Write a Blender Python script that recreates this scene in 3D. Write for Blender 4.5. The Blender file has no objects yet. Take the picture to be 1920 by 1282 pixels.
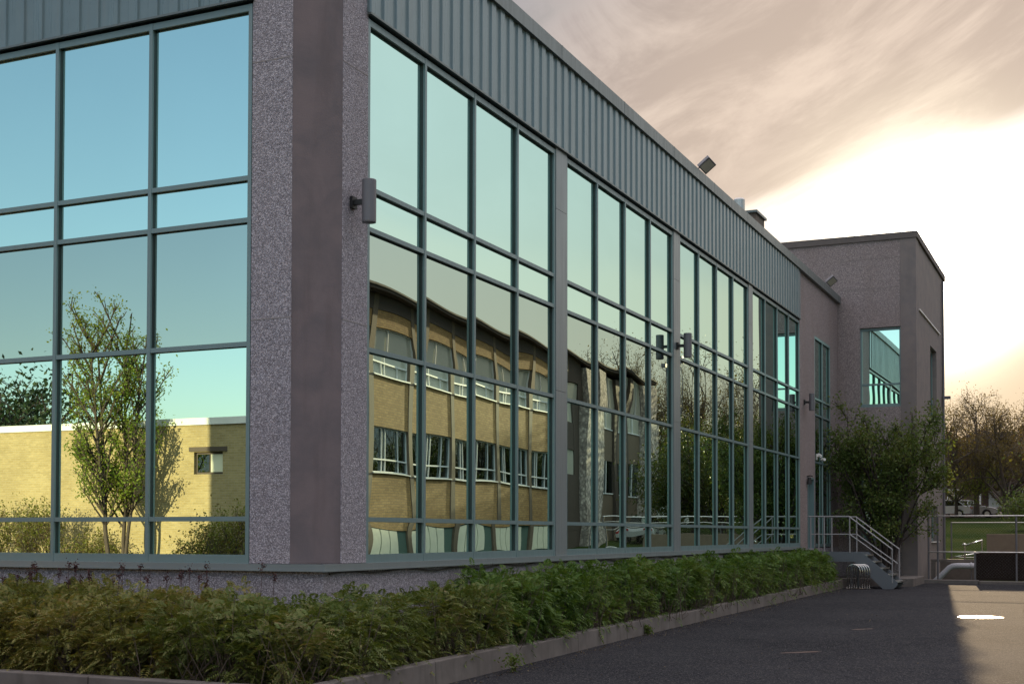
import bpy, math, random
import numpy as np
from mathutils import Vector

S = bpy.context.scene
COL = S.collection
R = math.radians

# ------------------------------------------------------------------ camera
F_PX, YAW, PITCH, ROLL, EYE = 2440.0, 24.46, 1.5, 0.1, 1.7
ppy = 1000.0 - F_PX * math.tan(R(PITCH))
cam = bpy.data.cameras.new('camera'); camo = bpy.data.objects.new('camera', cam); COL.objects.link(camo)
cam.sensor_width = 36.0; cam.lens = F_PX / 1920 * 36
cam.shift_y = (ppy - 641.0) / 1920.0
cam.clip_start = 0.1; cam.clip_end = 3000
camo.rotation_mode = 'QUATERNION'
fw = Vector((-math.sin(R(YAW)) * math.cos(R(PITCH)), math.cos(R(YAW)) * math.cos(R(PITCH)), math.sin(R(PITCH))))
rt = Vector((math.cos(R(YAW)), math.sin(R(YAW)), 0)); up = rt.cross(fw)
rt2 = rt * math.cos(R(ROLL)) + up * math.sin(R(ROLL)); up2 = up * math.cos(R(ROLL)) - rt * math.sin(R(ROLL))
from mathutils import Matrix
camo.matrix_world = Matrix(((rt2.x, up2.x, -fw.x, 0), (rt2.y, up2.y, -fw.y, 0), (rt2.z, up2.z, -fw.z, EYE), (0, 0, 0, 1)))
S.camera = camo

# ------------------------------------------------------------------ sun, sky, exposure
SUN_AZ, SUN_EL = -6.56, 11.33
sd = Vector((math.sin(R(SUN_AZ)) * math.cos(R(SUN_EL)), math.cos(R(SUN_AZ)) * math.cos(R(SUN_EL)), math.sin(R(SUN_EL))))
sl = bpy.data.lights.new('sun', 'SUN'); sl.energy = 4.0; sl.angle = R(0.55); sl.color = (1.0, 0.74, 0.45)
so = bpy.data.objects.new('sun', sl); COL.objects.link(so)
so.rotation_mode = 'QUATERNION'; so.rotation_quaternion = sd.to_track_quat('Z', 'Y'); so.location = (0, 0, 60)

W = bpy.data.worlds.new('World'); S.world = W; W.use_nodes = True
class G:
    """tiny node graph helper"""
    def __init__(s, nt): s.nt = nt; s.n = nt.nodes; s.l = nt.links
    def new(s, t, **kw):
        nd = s.n.new(t)
        for k, v in kw.items():
            setattr(nd, k, v)
        return nd
    def set(s, sock, v):
        if hasattr(v, 'is_output') or isinstance(v, bpy.types.NodeSocket): s.l.new(v, sock)
        else:
            if isinstance(v, (tuple, list)) and len(v) == 3 and sock.type == 'RGBA': v = (*v, 1)
            sock.default_value = v
    def math(s, op, a, b=None, c=None, clamp=False):
        nd = s.new('ShaderNodeMath', operation=op, use_clamp=clamp); s.set(nd.inputs[0], a)
        if b is not None: s.set(nd.inputs[1], b)
        if c is not None: s.set(nd.inputs[2], c)
        return nd.outputs[0]
    def vmath(s, op, a, b=None):
        nd = s.new('ShaderNodeVectorMath', operation=op); s.set(nd.inputs[0], a)
        if b is not None: s.set(nd.inputs[1], b)
        return nd.outputs['Value'] if op in ('DOT_PRODUCT', 'LENGTH') else nd.outputs[0]
    def mix(s, f, a, b, mode='MIX'):
        nd = s.new('ShaderNodeMix', data_type='RGBA', blend_type=mode); nd.clamp_factor = True
        s.set(nd.inputs[0], f); s.set(nd.inputs[6], a); s.set(nd.inputs[7], b); return nd.outputs[2]
    def noise(s, vec, scale, detail=3, rough=.55, dist=0.0, out='Fac'):
        nd = s.new('ShaderNodeTexNoise'); s.set(nd.inputs['Vector'], vec); nd.inputs['Scale'].default_value = scale
        nd.inputs['Detail'].default_value = detail; nd.inputs['Roughness'].default_value = rough
        nd.inputs['Distortion'].default_value = dist; return nd.outputs[out]
    def ramp(s, f, stops):
        nd = s.new('ShaderNodeValToRGB'); s.set(nd.inputs[0], f)
        e = nd.color_ramp.elements
        while len(e) < len(stops): e.new(0.5)
        for q, (p, c) in zip(e, stops):
            q.position = p; q.color = (*c, 1) if len(c) == 3 else c
        return nd.outputs[0]
    def remap(s, v, a, b, c=0., d=1.):
        nd = s.new('ShaderNodeMapRange'); nd.interpolation_type = 'SMOOTHSTEP'
        s.set(nd.inputs[0], v); s.set(nd.inputs[1], a); s.set(nd.inputs[2], b); s.set(nd.inputs[3], c); s.set(nd.inputs[4], d); return nd.outputs[0]
    def mapping(s, vec, scale=(1, 1, 1), rot=(0, 0, 0), loc=(0, 0, 0)):
        nd = s.new('ShaderNodeMapping'); s.set(nd.inputs[0], vec)
        nd.inputs['Scale'].default_value = scale; nd.inputs['Rotation'].default_value = rot; nd.inputs['Location'].default_value = loc
        return nd.outputs[0]

W.node_tree.nodes.clear()
g = G(W.node_tree)
sky = g.new('ShaderNodeTexSky'); sky.sky_type = 'NISHITA'; sky.sun_disc = False
sky.sun_elevation = R(SUN_EL); sky.sun_rotation = R(SUN_AZ); sky.air_density = 1.0; sky.dust_density = 1.0; sky.ozone_density = 1.0
dirv = g.new('ShaderNodeTexCoord').outputs['Generated']
sep = g.new('ShaderNodeSeparateXYZ'); g.l.new(dirv, sep.inputs[0])
cosang = g.vmath('DOT_PRODUCT', dirv, tuple(sd))
cosc = g.math('MAXIMUM', cosang, 0.0)
# thin cloud in long tilted streaks: azimuth / elevation space, seam towards +X behind the brick building
az_ = g.math('ARCTAN2', sep.outputs[1], g.math('MULTIPLY', sep.outputs[0], -1.0)); el_ = g.math('ARCSINE', sep.outputs[2])
cmb = g.new('ShaderNodeCombineXYZ'); g.l.new(az_, cmb.inputs[0]); g.l.new(el_, cmb.inputs[1])
wv = g.mapping(g.mapping(cmb.outputs[0], rot=(0, 0, R(-24))), scale=(1.6, 7.0, 1), loc=(3.1, .4, 0))
n1 = g.noise(wv, 1.0, 7, .55, .5)
wv2 = g.mapping(g.mapping(cmb.outputs[0], rot=(0, 0, R(-30))), scale=(3.4, 10.0, 1), loc=(.2, 5.1, 0))
n2 = g.noise(wv2, 1.0, 10, .66, 1.3)
near = g.remap(cosang, -0.1, 0.95)                       # veil of thin cloud is on the sun's side
dens = g.math('ADD', g.math('MULTIPLY', n1, .65), g.math('MULTIPLY', n2, .45))
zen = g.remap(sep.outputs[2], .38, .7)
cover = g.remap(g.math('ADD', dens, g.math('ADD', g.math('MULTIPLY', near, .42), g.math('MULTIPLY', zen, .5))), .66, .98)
glow_w = g.math('POWER', cosc, 22.0)
glow_m = g.math('POWER', cosc, 230.0)
glow_t = g.math('POWER', cosc, 900.0)
cl_far = (1.8, 1.8, 2.05); cl_mid = (3.85, 3.1, 2.55); cl_near = (4.2, 3.5, 2.7)
ccol = g.mix(g.remap(cosang, .988, .999), g.mix(g.remap(cosang, .915, .985), cl_far, cl_mid), cl_near)
thick = g.remap(g.math('ADD', g.math('MULTIPLY', n2, .6), g.math('MULTIPLY', n1, .4)), .42, .58)
ccol = g.mix(g.math('MULTIPLY', thick, .70), ccol, g.mix(1.0, ccol, (.58, .56, .57), 'MULTIPLY'))
dimn = g.math('MULTIPLY', g.remap(cosang, .55, .97, 1.0, .22), g.remap(cosang, -.6, .2, .94, 1.0))
sc_ = g.new('ShaderNodeVectorMath', operation='SCALE'); g.l.new(sky.outputs[0], sc_.inputs[0]); g.l.new(dimn, sc_.inputs[3]); skyc = sc_.outputs[0]
tilt = g.math('ADD', el_, g.math('ADD', g.math('MULTIPLY', g.math('SUBTRACT', az_, 1.52), -.16), g.math('MULTIPLY', g.math('SUBTRACT', n1, .5), .05)))
lowband = g.remap(tilt, .125, .155, 1.0, 0.0)
ccol = g.mix(g.math('MULTIPLY', lowband, .85), ccol, g.mix(n2, (2.6, 2.05, 1.5), (3.7, 2.95, 2.1)))
veil = g.remap(g.vmath('DOT_PRODUCT', dirv, (.62, .74, .26)), .80, .965)
ccol = g.mix(g.math('MULTIPLY', veil, .8), ccol, g.mix(g.remap(sep.outputs[2], .1, .32), (4.5, 4.35, 3.7), (3.9, 4.3, 4.3)))
cover = g.math('MAXIMUM', cover, veil)
ccol = g.mix(g.remap(sep.outputs[2], .40, .62), ccol, (8.8, 8.2, 8.4))  # overhead cloud above the view, brightened as added ambient fill for shaded surfaces
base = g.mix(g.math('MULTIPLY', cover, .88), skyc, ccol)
def glow(fac, col):
    nd = g.new('ShaderNodeVectorMath', operation='SCALE'); nd.inputs[0].default_value = col; g.l.new(fac, nd.inputs[3]); return nd.outputs[0]
tot = g.vmath('ADD', base, glow(glow_w, (.15, .12, .09)))
nolow = g.math('MULTIPLY_ADD', lowband, -.8, 1.0)
tot = g.vmath('ADD', tot, glow(g.math('MULTIPLY', glow_m, nolow), (2.0, 1.8, 1.45)))
tot = g.vmath('ADD', tot, glow(glow_t, (60., 54., 44.)))
bq = g.math('SUBTRACT', g.math('ADD', el_, g.math('MULTIPLY', g.math('SUBTRACT', n1, .5), .10)), g.math('MULTIPLY_ADD', g.math('SUBTRACT', az_, 1.335), .33, .232))
band = g.math('MULTIPLY', g.remap(bq, -.050, -.012), g.remap(bq, -.004, .022, 1.0, 0.0))
band = g.math('MULTIPLY', band, g.remap(cosang, .962, .993))
tot = g.vmath('ADD', tot, glow(band, (2.6, 2.5, 2.3)))
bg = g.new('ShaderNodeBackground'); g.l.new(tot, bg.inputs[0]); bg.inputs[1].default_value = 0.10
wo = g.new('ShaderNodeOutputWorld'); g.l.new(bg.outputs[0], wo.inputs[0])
S.view_settings.view_transform = 'Standard'; S.view_settings.look = 'None'
S.view_settings.exposure = 1.12; S.view_settings.gamma = 1.0
S.render.engine = 'CYCLES'

# ------------------------------------------------------------------ materials
def mat(name):
    m = bpy.data.materials.new(name); m.use_nodes = True; m.node_tree.nodes.clear()
    gg = G(m.node_tree); out = gg.new('ShaderNodeOutputMaterial')
    return m, gg, out
def principled(gg, out, color, rough=.6, metal=0., bump=None, bdist=.01, bstr=1., spec=.5):
    p = gg.new('ShaderNodeBsdfPrincipled'); gg.set(p.inputs['Base Color'], color); gg.set(p.inputs['Roughness'], rough)
    gg.set(p.inputs['Metallic'], metal); p.inputs['Specular IOR Level'].default_value = spec
    if bump is not None:
        b = gg.new('ShaderNodeBump'); gg.l.new(bump, b.inputs['Height']); b.inputs['Distance'].default_value = bdist; b.inputs['Strength'].default_value = bstr
        gg.l.new(b.outputs[0], p.inputs['Normal'])
    gg.l.new(p.outputs[0], out.inputs[0]); return p
def pos(gg): return gg.new('ShaderNodeNewGeometry').outputs['Position']
def m_plain(name, col, rough=.6, metal=0., var=.12, vs=3., spec=.5):
    m, gg, out = mat(name); p = pos(gg); n = gg.noise(p, vs, 5)
    lo = tuple(c * (1 - var) for c in col); hi = tuple(min(1, c * (1 + var)) for c in col)
    principled(gg, out, gg.mix(n, lo, hi), rough, metal, n, .002, .3, spec); return m
def m_pebble(name, tint=(1, 1, 1)):
    m, gg, out = mat(name); p = pos(gg)
    v = gg.new('ShaderNodeTexVoronoi'); v.feature = 'F1'; gg.l.new(p, v.inputs['Vector']); v.inputs['Scale'].default_value = 78
    v2 = gg.new('ShaderNodeTexVoronoi'); v2.feature = 'F1'; gg.l.new(p, v2.inputs['Vector']); v2.inputs['Scale'].default_value = 42
    sc = gg.new('ShaderNodeSeparateColor'); gg.l.new(v.outputs['Color'], sc.inputs[0])
    sc2 = gg.new('ShaderNodeSeparateColor'); gg.l.new(v2.outputs['Color'], sc2.inputs[0])
    c = gg.ramp(sc.outputs[0], [(0, (.075, .07, .075)), (.3, (.16, .15, .16)), (.65, (.27, .25, .27)), (1, (.48, .46, .48))])
    c2 = gg.ramp(sc2.outputs[1], [(0, (.09, .08, .095)), (1, (.36, .34, .37))])
    c = gg.mix(.35, c, c2)
    edge = gg.remap(v.outputs['Distance'], .35, .75)
    c = gg.mix(gg.math('MULTIPLY', edge, .55), c, (.075, .07, .078))
    st = gg.noise(gg.mapping(p, (1.2, 1.2, .25)), 1.2, 5)
    c = gg.mix(gg.math('MULTIPLY', gg.remap(st, .42, .7), .30), c, (.16, .135, .13))
    c = gg.mix(1.0, c, tint, 'MULTIPLY')
    h = gg.math('SUBTRACT', 1.0, v.outputs['Distance'])
    principled(gg, out, c, .75, 0, h, .008, .8); return m
def m_concrete(name, a, b, streak=.4):
    m, gg, out = mat(name); p = pos(gg)
    n = gg.noise(p, 2.2, 7, .6, .4); n2 = gg.noise(gg.mapping(p, (3, 3, .35)), 1.6, 5); n3 = gg.noise(p, 60, 3)
    c = gg.mix(gg.remap(n, .3, .7), a, b)
    c = gg.mix(gg.math('MULTIPLY', gg.remap(n2, .5, .75), streak), c, tuple(x * .6 for x in a))
    c = gg.mix(gg.math('MULTIPLY', n3, .25), c, tuple(x * .7 for x in b))
    principled(gg, out, c, .8, 0, gg.math('ADD', n3, gg.math('MULTIPLY', n, 2)), .003, .6); return m
def m_brick(name, c1, c2, mortar, scale=1.0, vary=True, axis='y'):
    m, gg, out = mat(name); p = pos(gg); s = gg.new('ShaderNodeSeparateXYZ'); gg.l.new(p, s.inputs[0])
    cb = gg.new('ShaderNodeCombineXYZ'); gg.l.new(s.outputs[1 if axis == 'y' else 0], cb.inputs[0]); gg.l.new(s.outputs[2], cb.inputs[1])
    b = gg.new('ShaderNodeTexBrick'); gg.l.new(cb.outputs[0], b.inputs['Vector']); b.inputs['Scale'].default_value = 1
    b.inputs['Brick Width'].default_value = .23 * scale; b.inputs['Row Height'].default_value = .078 * scale; b.inputs['Mortar Size'].default_value = .007 * scale
    b.inputs['Color1'].default_value = (*c1, 1); b.inputs['Color2'].default_value = (*c2, 1); b.inputs['Mortar'].default_value = (*mortar, 1)
    n = gg.noise(p, .7, 5); n2 = gg.noise(gg.mapping(p, (1, 1, 3)), 6, 3)
    c = gg.mix(gg.math('MULTIPLY', gg.remap(n, .35, .7), .35), b.outputs[0], tuple(x * .62 for x in c1))
    c = gg.mix(gg.math('MULTIPLY', gg.remap(n2, .5, .7), .3), c, tuple(min(1, x * 1.35) for x in c2))
    principled(gg, out, c, .85, 0, gg.math('SUBTRACT', 1.0, b.outputs['Fac']), .006, .8); return m
def m_metalpaint(name, col, rough=.35, var=.1):
    m, gg, out = mat(name); p = pos(gg); n = gg.noise(p, 2.5, 4); n2 = gg.noise(gg.mapping(p, (8, 8, .5)), 2, 4)
    c = gg.mix(n, tuple(x * (1 - var) for x in col), tuple(x * (1 + var) for x in col))
    c = gg.mix(gg.math('MULTIPLY', gg.remap(n2, .55, .8), .25), c, (.16, .15, .14))
    pr = principled(gg, out, c, gg.remap(n2, .3, .7, rough * .85, rough * 1.25), .0, n, .001, .2, .7)
    pr.inputs['Coat Weight'].default_value = .25; pr.inputs['Coat Roughness'].default_value = .25
    return m
def m_metal(name, col, rough=.3):
    m, gg, out = mat(name); p = pos(gg); n = gg.noise(p, 9, 4)
    principled(gg, out, gg.mix(n, tuple(x * .8 for x in col), col), gg.remap(n, .3, .7, rough * .8, rough * 1.3), 1.0); return m
def m_glass(name, tint, dark=(.01, .015, .015), refl=1.0):
    # coated, tinted mirror glazing: coloured reflection, nearly neutral at grazing angles
    m, gg, out = mat(name)
    p = gg.new('ShaderNodeBsdfPrincipled'); p.inputs['Metallic'].default_value = 1.0
    n = gg.noise(pos(gg), .6, 3)
    p.inputs['Roughness'].default_value = 0.0
    gg.set(p.inputs['Base Color'], gg.mix(n, tuple(t * .97 for t in tint), tuple(min(1, t * 1.03) for t in tint)))
    p.inputs['Specular Tint'].default_value = (.80, .86, .82, 1)
    d = gg.new('ShaderNodeBsdfDiffuse'); d.inputs[0].default_value = (*dark, 1)
    mx = gg.new('ShaderNodeMixShader'); mx.inputs[0].default_value = refl
    gg.l.new(d.outputs[0], mx.inputs[1]); gg.l.new(p.outputs[0], mx.inputs[2]); gg.l.new(mx.outputs[0], out.inputs[0]); return m
def m_leaf(name, cols, trans=.35, rough=.55):
    m, gg, out = mat(name)
    ge = gg.new('ShaderNodeNewGeometry')
    n = gg.noise(ge.outputs['Position'], 1.1, 3)
    f = gg.math('ADD', gg.math('MULTIPLY', ge.outputs['Random Per Island'], .6), gg.math('MULTIPLY', gg.remap(n, .3, .7), .4))
    c = gg.ramp(f, [(i / (len(cols) - 1), q) for i, q in enumerate(cols)])
    p = gg.new('ShaderNodeBsdfPrincipled'); gg.l.new(c, p.inputs['Base Color']); p.inputs['Roughness'].default_value = rough; p.inputs['Specular IOR Level'].default_value = .3
    t = gg.new('ShaderNodeBsdfTranslucent'); gg.l.new(gg.mix(1.0, c, (1.5, 1.4, .7), 'MULTIPLY'), t.inputs[0])
    mx = gg.new('ShaderNodeMixShader'); mx.inputs[0].default_value = trans
    gg.l.new(p.outputs[0], mx.inputs[1]); gg.l.new(t.outputs[0], mx.inputs[2]); gg.l.new(mx.outputs[0], out.inputs[0]); return m
def m_asphalt():
    m, gg, out = mat('asphalt'); p = pos(gg)
    v = gg.new('ShaderNodeTexVoronoi'); gg.l.new(p, v.inputs['Vector']); v.inputs['Scale'].default_value = 75
    sc = gg.new('ShaderNodeSeparateColor'); gg.l.new(v.outputs['Color'], sc.inputs[0])
    big = gg.noise(p, .35, 6, .6, .3); mid = gg.noise(p, 4, 6, .65); fine = gg.noise(p, 160, 2)
    c = gg.mix(gg.remap(big, .3, .7), (.019, .0195, .0235), (.031, .031, .0355))
    c = gg.mix(gg.math('MULTIPLY', gg.remap(mid, .4, .75), .5), c, (.040, .038, .038))
    c = gg.mix(gg.math('MULTIPLY', gg.remap(sc.outputs[0], .72, 1.0), .8), c, (.115, .11, .11))
    # fine dark cracks
    vc = gg.new('ShaderNodeTexVoronoi'); vc.feature = 'DISTANCE_TO_EDGE'; vc.inputs['Scale'].default_value = .33
    gg.l.new(gg.vmath('ADD', p, gg.vmath('MULTIPLY', gg.noise(p, 1.4, 5, .7, 0, 'Color'), (.9, .9, 0))), vc.inputs['Vector'])
    crack = gg.remap(vc.outputs['Distance'], .0, .006, 1., 0.)
    c = gg.mix(gg.math('MULTIPLY', crack, .5), c, (.016, .016, .017))
    h = gg.math('ADD', gg.math('MULTIPLY', sc.outputs[1], 1.0), gg.math('MULTIPLY', fine, .6))
    principled(gg, out, c, .95, 0, h, .002, .6, .01); return m
def m_grass():
    m, gg, out = mat('grass'); p = pos(gg); a = gg.noise(p, .25, 6); b = gg.noise(p, 9, 4)
    c = gg.mix(gg.remap(a, .35, .65), (.020, .036, .010), (.05, .058, .018)); c = gg.mix(gg.math('MULTIPLY', b, .6), c, (.03, .045, .012))
    principled(gg, out, c, 1.0, 0, b, .04, .8, 0.0); return m

M = {}
M['pebble'] = m_pebble('exposed_aggregate', (1.38, 1.34, 1.40))
M['pebble_t'] = m_pebble('exposed_aggregate_warm', (1.2, 1.06, .98))
M['column'] = m_concrete('smooth_column_concrete', (.185, .142, .148), (.130, .108, .118), .6)
M['concrete'] = m_concrete('kerb_concrete', (.10, .085, .078), (.155, .135, .125), .6)
M['smooth'] = m_concrete('smooth_band_concrete', (.20, .165, .155), (.155, .135, .135), .3)
M['frame'] = m_metalpaint('teal_frame_paint', (.125, .195, .205), .38)
M['clad'] = m_metalpaint('teal_cladding_paint', (.125, .178, .192), .30, .14)
M['cap'] = m_metalpaint('dark_cap_flashing', (.085, .105, .105), .4)
M['cap_t'] = m_concrete('brown_coping', (.125, .105, .10), (.10, .085, .08), .3)
M['joint'] = m_plain('mortar_joint', (.25, .225, .23), .9)
M['sill'] = m_metalpaint('sill_flashing', (.16, .19, .20), .35)
M['glass'] = m_glass('vision_glass', (.66, .88, .81))
M['glass_s'] = m_glass('spandrel_glass', (.47, .57, .52))
M['glass_n'] = m_glass('house_glass', (.20, .24, .25))
M['glass_l'] = m_glass('pale_blind_glass', (.5, .5, .45), (.62, .60, .50), .35)
M['lamp'] = m_metalpaint('lamp_grey', (.10, .095, .11), .5)
M['white'] = m_plain('white_paint', (.75, .74, .72), .5)
M['offwhite'] = m_plain('cream_panel', (.82, .80, .62), .6)
M['steel'] = m_metalpaint('stair_grey_paint', (.10, .11, .13), .45)
M['rail'] = m_metalpaint('rail_galvanised', (.25, .24, .25), .4)
M['chrome'] = m_metal('polished_steel', (.62, .60, .58), .22)
M['mirror'] = m_metal('bright_polished_steel', (.8, .78, .74), .07)
M['cover'] = m_metal('worn_iron_cover', (.42, .38, .34), .42)
M['galv'] = m_metal('galvanised', (.5, .48, .46), .35)
M['brick'] = m_brick('tan_brick', (.36, .205, .075), (.50, .305, .115), (.24, .17, .10), 1.45)
M['brick_w'] = m_brick('yellow_brick', (.34, .255, .115), (.41, .315, .155), (.44, .37, .24), axis='x')
M['brick_h'] = m_brick('dark_red_brick', (.10, .055, .045), (.14, .075, .055), (.12, .10, .09), axis='x')
M['brown'] = m_plain('brown_panel', (.085, .062, .048), .7)
M['pier'] = m_plain('pier_taupe', (.17, .125, .085), .75)
M['stone'] = m_pebble('rubble_stone', (2.0, 1.8, 1.45))
M['stone'].node_tree.nodes['Voronoi Texture'].inputs['Scale'].default_value = 6
M['stone'].node_tree.nodes['Voronoi Texture.001'].inputs['Scale'].default_value = 3
M['greenpanel'] = m_plain('green_panel', (.10, .16, .13), .6)
M['roof'] = m_plain('roof_shingle', (.05, .045, .045), .9, 0, .3, 9)
M['tar'] = m_plain('roof_membrane', (.10, .10, .10), .9)
M['bark'] = m_plain('bark', (.075, .055, .042), .9, 0, .35, 12)
M['bark_d'] = m_plain('dark_bark', (.040, .028, .024), .9, 0, .3, 12)
M['soil'] = m_plain('mulch', (.035, .026, .02), .95, 0, .4, 14)
M['leaf_rust'] = m_leaf('spirea_rusty', [(.06, .07, .018), (.14, .16, .036), (.23, .20, .06), (.30, .19, .085)], .25)
M['leaf_green'] = m_leaf('spirea_green', [(.034, .068, .014), (.065, .125, .022), (.11, .18, .034), (.17, .17, .06)], .25)
M['leaf_mix'] = m_leaf('spirea_mixed', [(.045, .07, .016), (.09, .13, .026), (.14, .155, .042), (.20, .145, .07)], .25)
M['leaf_bush'] = m_leaf('shrub_leaf', [(.05, .080, .018), (.09, .135, .03), (.14, .14, .042)], .30)
M['leaf_spring'] = m_leaf('spring_leaf', [(.07, .12, .015), (.14, .19, .025), (.22, .20, .035)], .45)
M['leaf_maple'] = m_leaf('maple_leaf', [(.09, .16, .02), (.17, .24, .03), (.27, .28, .05)], .45)
M['leaf_park'] = m_leaf('park_leaf', [(.02, .04, .012), (.05, .07, .02), (.11, .10, .025)], .4)
M['leaf_wild'] = m_leaf('wild_bush_leaf', [(.16, .09, .05), (.14, .15, .03), (.18, .20, .04)], .4)
M['leaf_gold'] = m_leaf('budding_leaf', [(.065, .045, .02), (.09, .07, .025), (.12, .105, .033)], .42)
M['leaf_ever'] = m_leaf('dark_leaf', [(.010, .022, .008), (.02, .04, .012), (.035, .055, .015)], .2)
M['litter'] = m_leaf('dry_leaf', [(.05, .035, .02), (.10, .07, .04), (.16, .12, .07)], .1)
M['seed'] = m_plain('seed_head', (.06, .02, .02), .9)
M['tyre'] = m_plain('tyre', (.02, .02, .02), .8)
M['gasket'] = m_plain('dark_gasket', (.022, .035, .037), .5)
M['wire'] = m_plain('dull_wire', (.10, .095, .09), .7)
M['screen'] = m_plain('dark_mesh_screen', (.028, .021, .019), 1.0, 0, .6, 30, 0.0)
M['black'] = m_plain('black', (.012, .012, .013), .5)
M['carw'] = m_metalpaint('car_white', (.6, .6, .6), .2); M['cars'] = m_metalpaint('car_silver', (.32, .33, .34), .2); M['card'] = m_metalpaint('car_dark', (.05, .06, .08), .2)
M['cargl'] = m_glass('car_glass', (.25, .28, .28)); M['red'] = m_plain('tail_lamp', (.4, .02, .02), .3)
M['pipe'] = m_plain('pale_pipe', (.42, .42, .46), .5, 0, .15); M['asphalt'] = m_asphalt(); M['grass'] = m_grass()
M['tanwall'] = m_concrete('tan_wall', (.17, .12, .085), (.21, .155, .11), .3)
M['wood'] = m_plain('grey_planks', (.11, .09, .08), .8, 0, .3, 6)
M['orange'] = m_plain('worn_orange_paint', (.085, .050, .038), .9, 0, .5, 14)
M['lens'] = m_plain('lamp_lens', (.40, .36, .30), .25)

# ------------------------------------------------------------------ mesh helpers
class MB:
    def __init__(s): s.v = []; s.f = []
    def add(s, vs, fs):
        o = len(s.v); s.v += [tuple(v) for v in vs]; s.f += [tuple(i + o for i in f) for f in fs]; return s
    def box(s, x0, x1, y0, y1, z0, z1):
        x0, x1 = min(x0, x1), max(x0, x1); y0, y1 = min(y0, y1), max(y0, y1); z0, z1 = min(z0, z1), max(z0, z1)
        return s.add([(x0, y0, z0), (x1, y0, z0), (x1, y1, z0), (x0, y1, z0), (x0, y0, z1), (x1, y0, z1), (x1, y1, z1), (x0, y1, z1)],
              [(0, 3, 2, 1), (4, 5, 6, 7), (0, 1, 5, 4), (1, 2, 6, 5), (2, 3, 7, 6), (3, 0, 4, 7)])
    def prism(s, poly, z0, z1):            # poly counter-clockwise in xy
        n = len(poly); vs = [(x, y, z0) for x, y in poly] + [(x, y, z1) for x, y in poly]
        return s.add(vs, [tuple(range(n - 1, -1, -1)), tuple(range(n, 2 * n))] + [(i, (i + 1) % n, n + (i + 1) % n, n + i) for i in range(n)])
    def extr(s, poly, axis, a, b):         # poly in the other two axes, extruded along axis
        n = len(poly)
        def P(u, v, w):
            return {'x': (w, u, v), 'y': (u, w, v), 'z': (u, v, w)}[axis]
        vs = [P(u, v, a) for u, v in poly] + [P(u, v, b) for u, v in poly]
        return s.add(vs, [tuple(range(n - 1, -1, -1)), tuple(range(n, 2 * n))] + [(i, (i + 1) % n, n + (i + 1) % n, n + i) for i in range(n)])
    def tube(s, pts, r, n=8, caps=True):
        pts = [Vector(p) for p in pts]; rs = r if isinstance(r, (list, tuple)) else [r] * len(pts)
        o = len(s.v); prev = None
        for i, p in enumerate(pts):
            d = (pts[min(i + 1, len(pts) - 1)] - pts[max(i - 1, 0)]).normalized()
            if prev is None: a = d.orthogonal().normalized()
            else: a = (prev - d * prev.dot(d)).normalized()
            prev = a; b = d.cross(a)
            for k in range(n):
                t = 2 * math.pi * k / n; s.v.append(tuple(p + (a * math.cos(t) + b * math.sin(t)) * rs[i]))
        for i in range(len(pts) - 1):
            for k in range(n):
                s.f.append((o + i * n + k, o + i * n + (k + 1) % n, o + (i + 1) * n + (k + 1) % n, o + (i + 1) * n + k))
        if caps:
            s.f.append(tuple(o + k for k in range(n - 1, -1, -1))); e = o + (len(pts) - 1) * n; s.f.append(tuple(e + k for k in range(n)))
        return s
    def build(s, name, m, parent=None, org=(0, 0, 0), smooth=False, bevel=0):
        me = bpy.data.meshes.new(name)
        v = np.array(s.v, dtype=float).reshape(-1, 3) - np.array(org, float)
        me.from_pydata(v.tolist(), [], s.f); me.update()
        if smooth: me.shade_smooth()
        o = bpy.data.objects.new(name, me); me.materials.append(m); COL.objects.link(o)
        if bevel:
            b = o.modifiers.new('b', 'BEVEL'); b.width = bevel; b.segments = 2; b.limit_method = 'ANGLE'
        if parent: o.parent = parent
        else: o.location = org
        return o
def np_build(name, verts, faces, m, parent=None):
    me = bpy.data.meshes.new(name); nv = len(verts); nf, k = faces.shape
    me.vertices.add(nv); me.vertices.foreach_set('co', np.asarray(verts, np.float32).ravel())
    me.loops.add(nf * k); me.loops.foreach_set('vertex_index', faces.astype(np.int32).ravel())
    me.polygons.add(nf); me.polygons.foreach_set('loop_start', np.arange(0, nf * k, k, dtype=np.int32)); me.polygons.foreach_set('loop_total', np.full(nf, k, np.int32))
    me.update(calc_edges=True); o = bpy.data.objects.new(name, me); me.materials.append(m); COL.objects.link(o)
    if parent: o.parent = parent
    return o
def tag(o, label=None, cat=None, group=None, kind=None):
    if label: o['label'] = label
    if cat: o['category'] = cat
    if group: o['group'] = group
    if kind: o['kind'] = kind
    return o
def thing(name, loc, label, cat, group=None):
    o = bpy.data.objects.new(name, None); o.location = loc; o.empty_display_size = .2; COL.objects.link(o)
    return tag(o, label, cat, group)
def copy_thing(src, loc, rot, label):
    c = src.copy(); COL.objects.link(c); c.location = loc; c.rotation_euler = (0, 0, rot); c['label'] = label
    for ch in list(src.children):
        d = ch.copy(); COL.objects.link(d); d.parent = c
        for gch in list(ch.children):
            e = gch.copy(); COL.objects.link(e); e.parent = d
    return c

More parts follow.
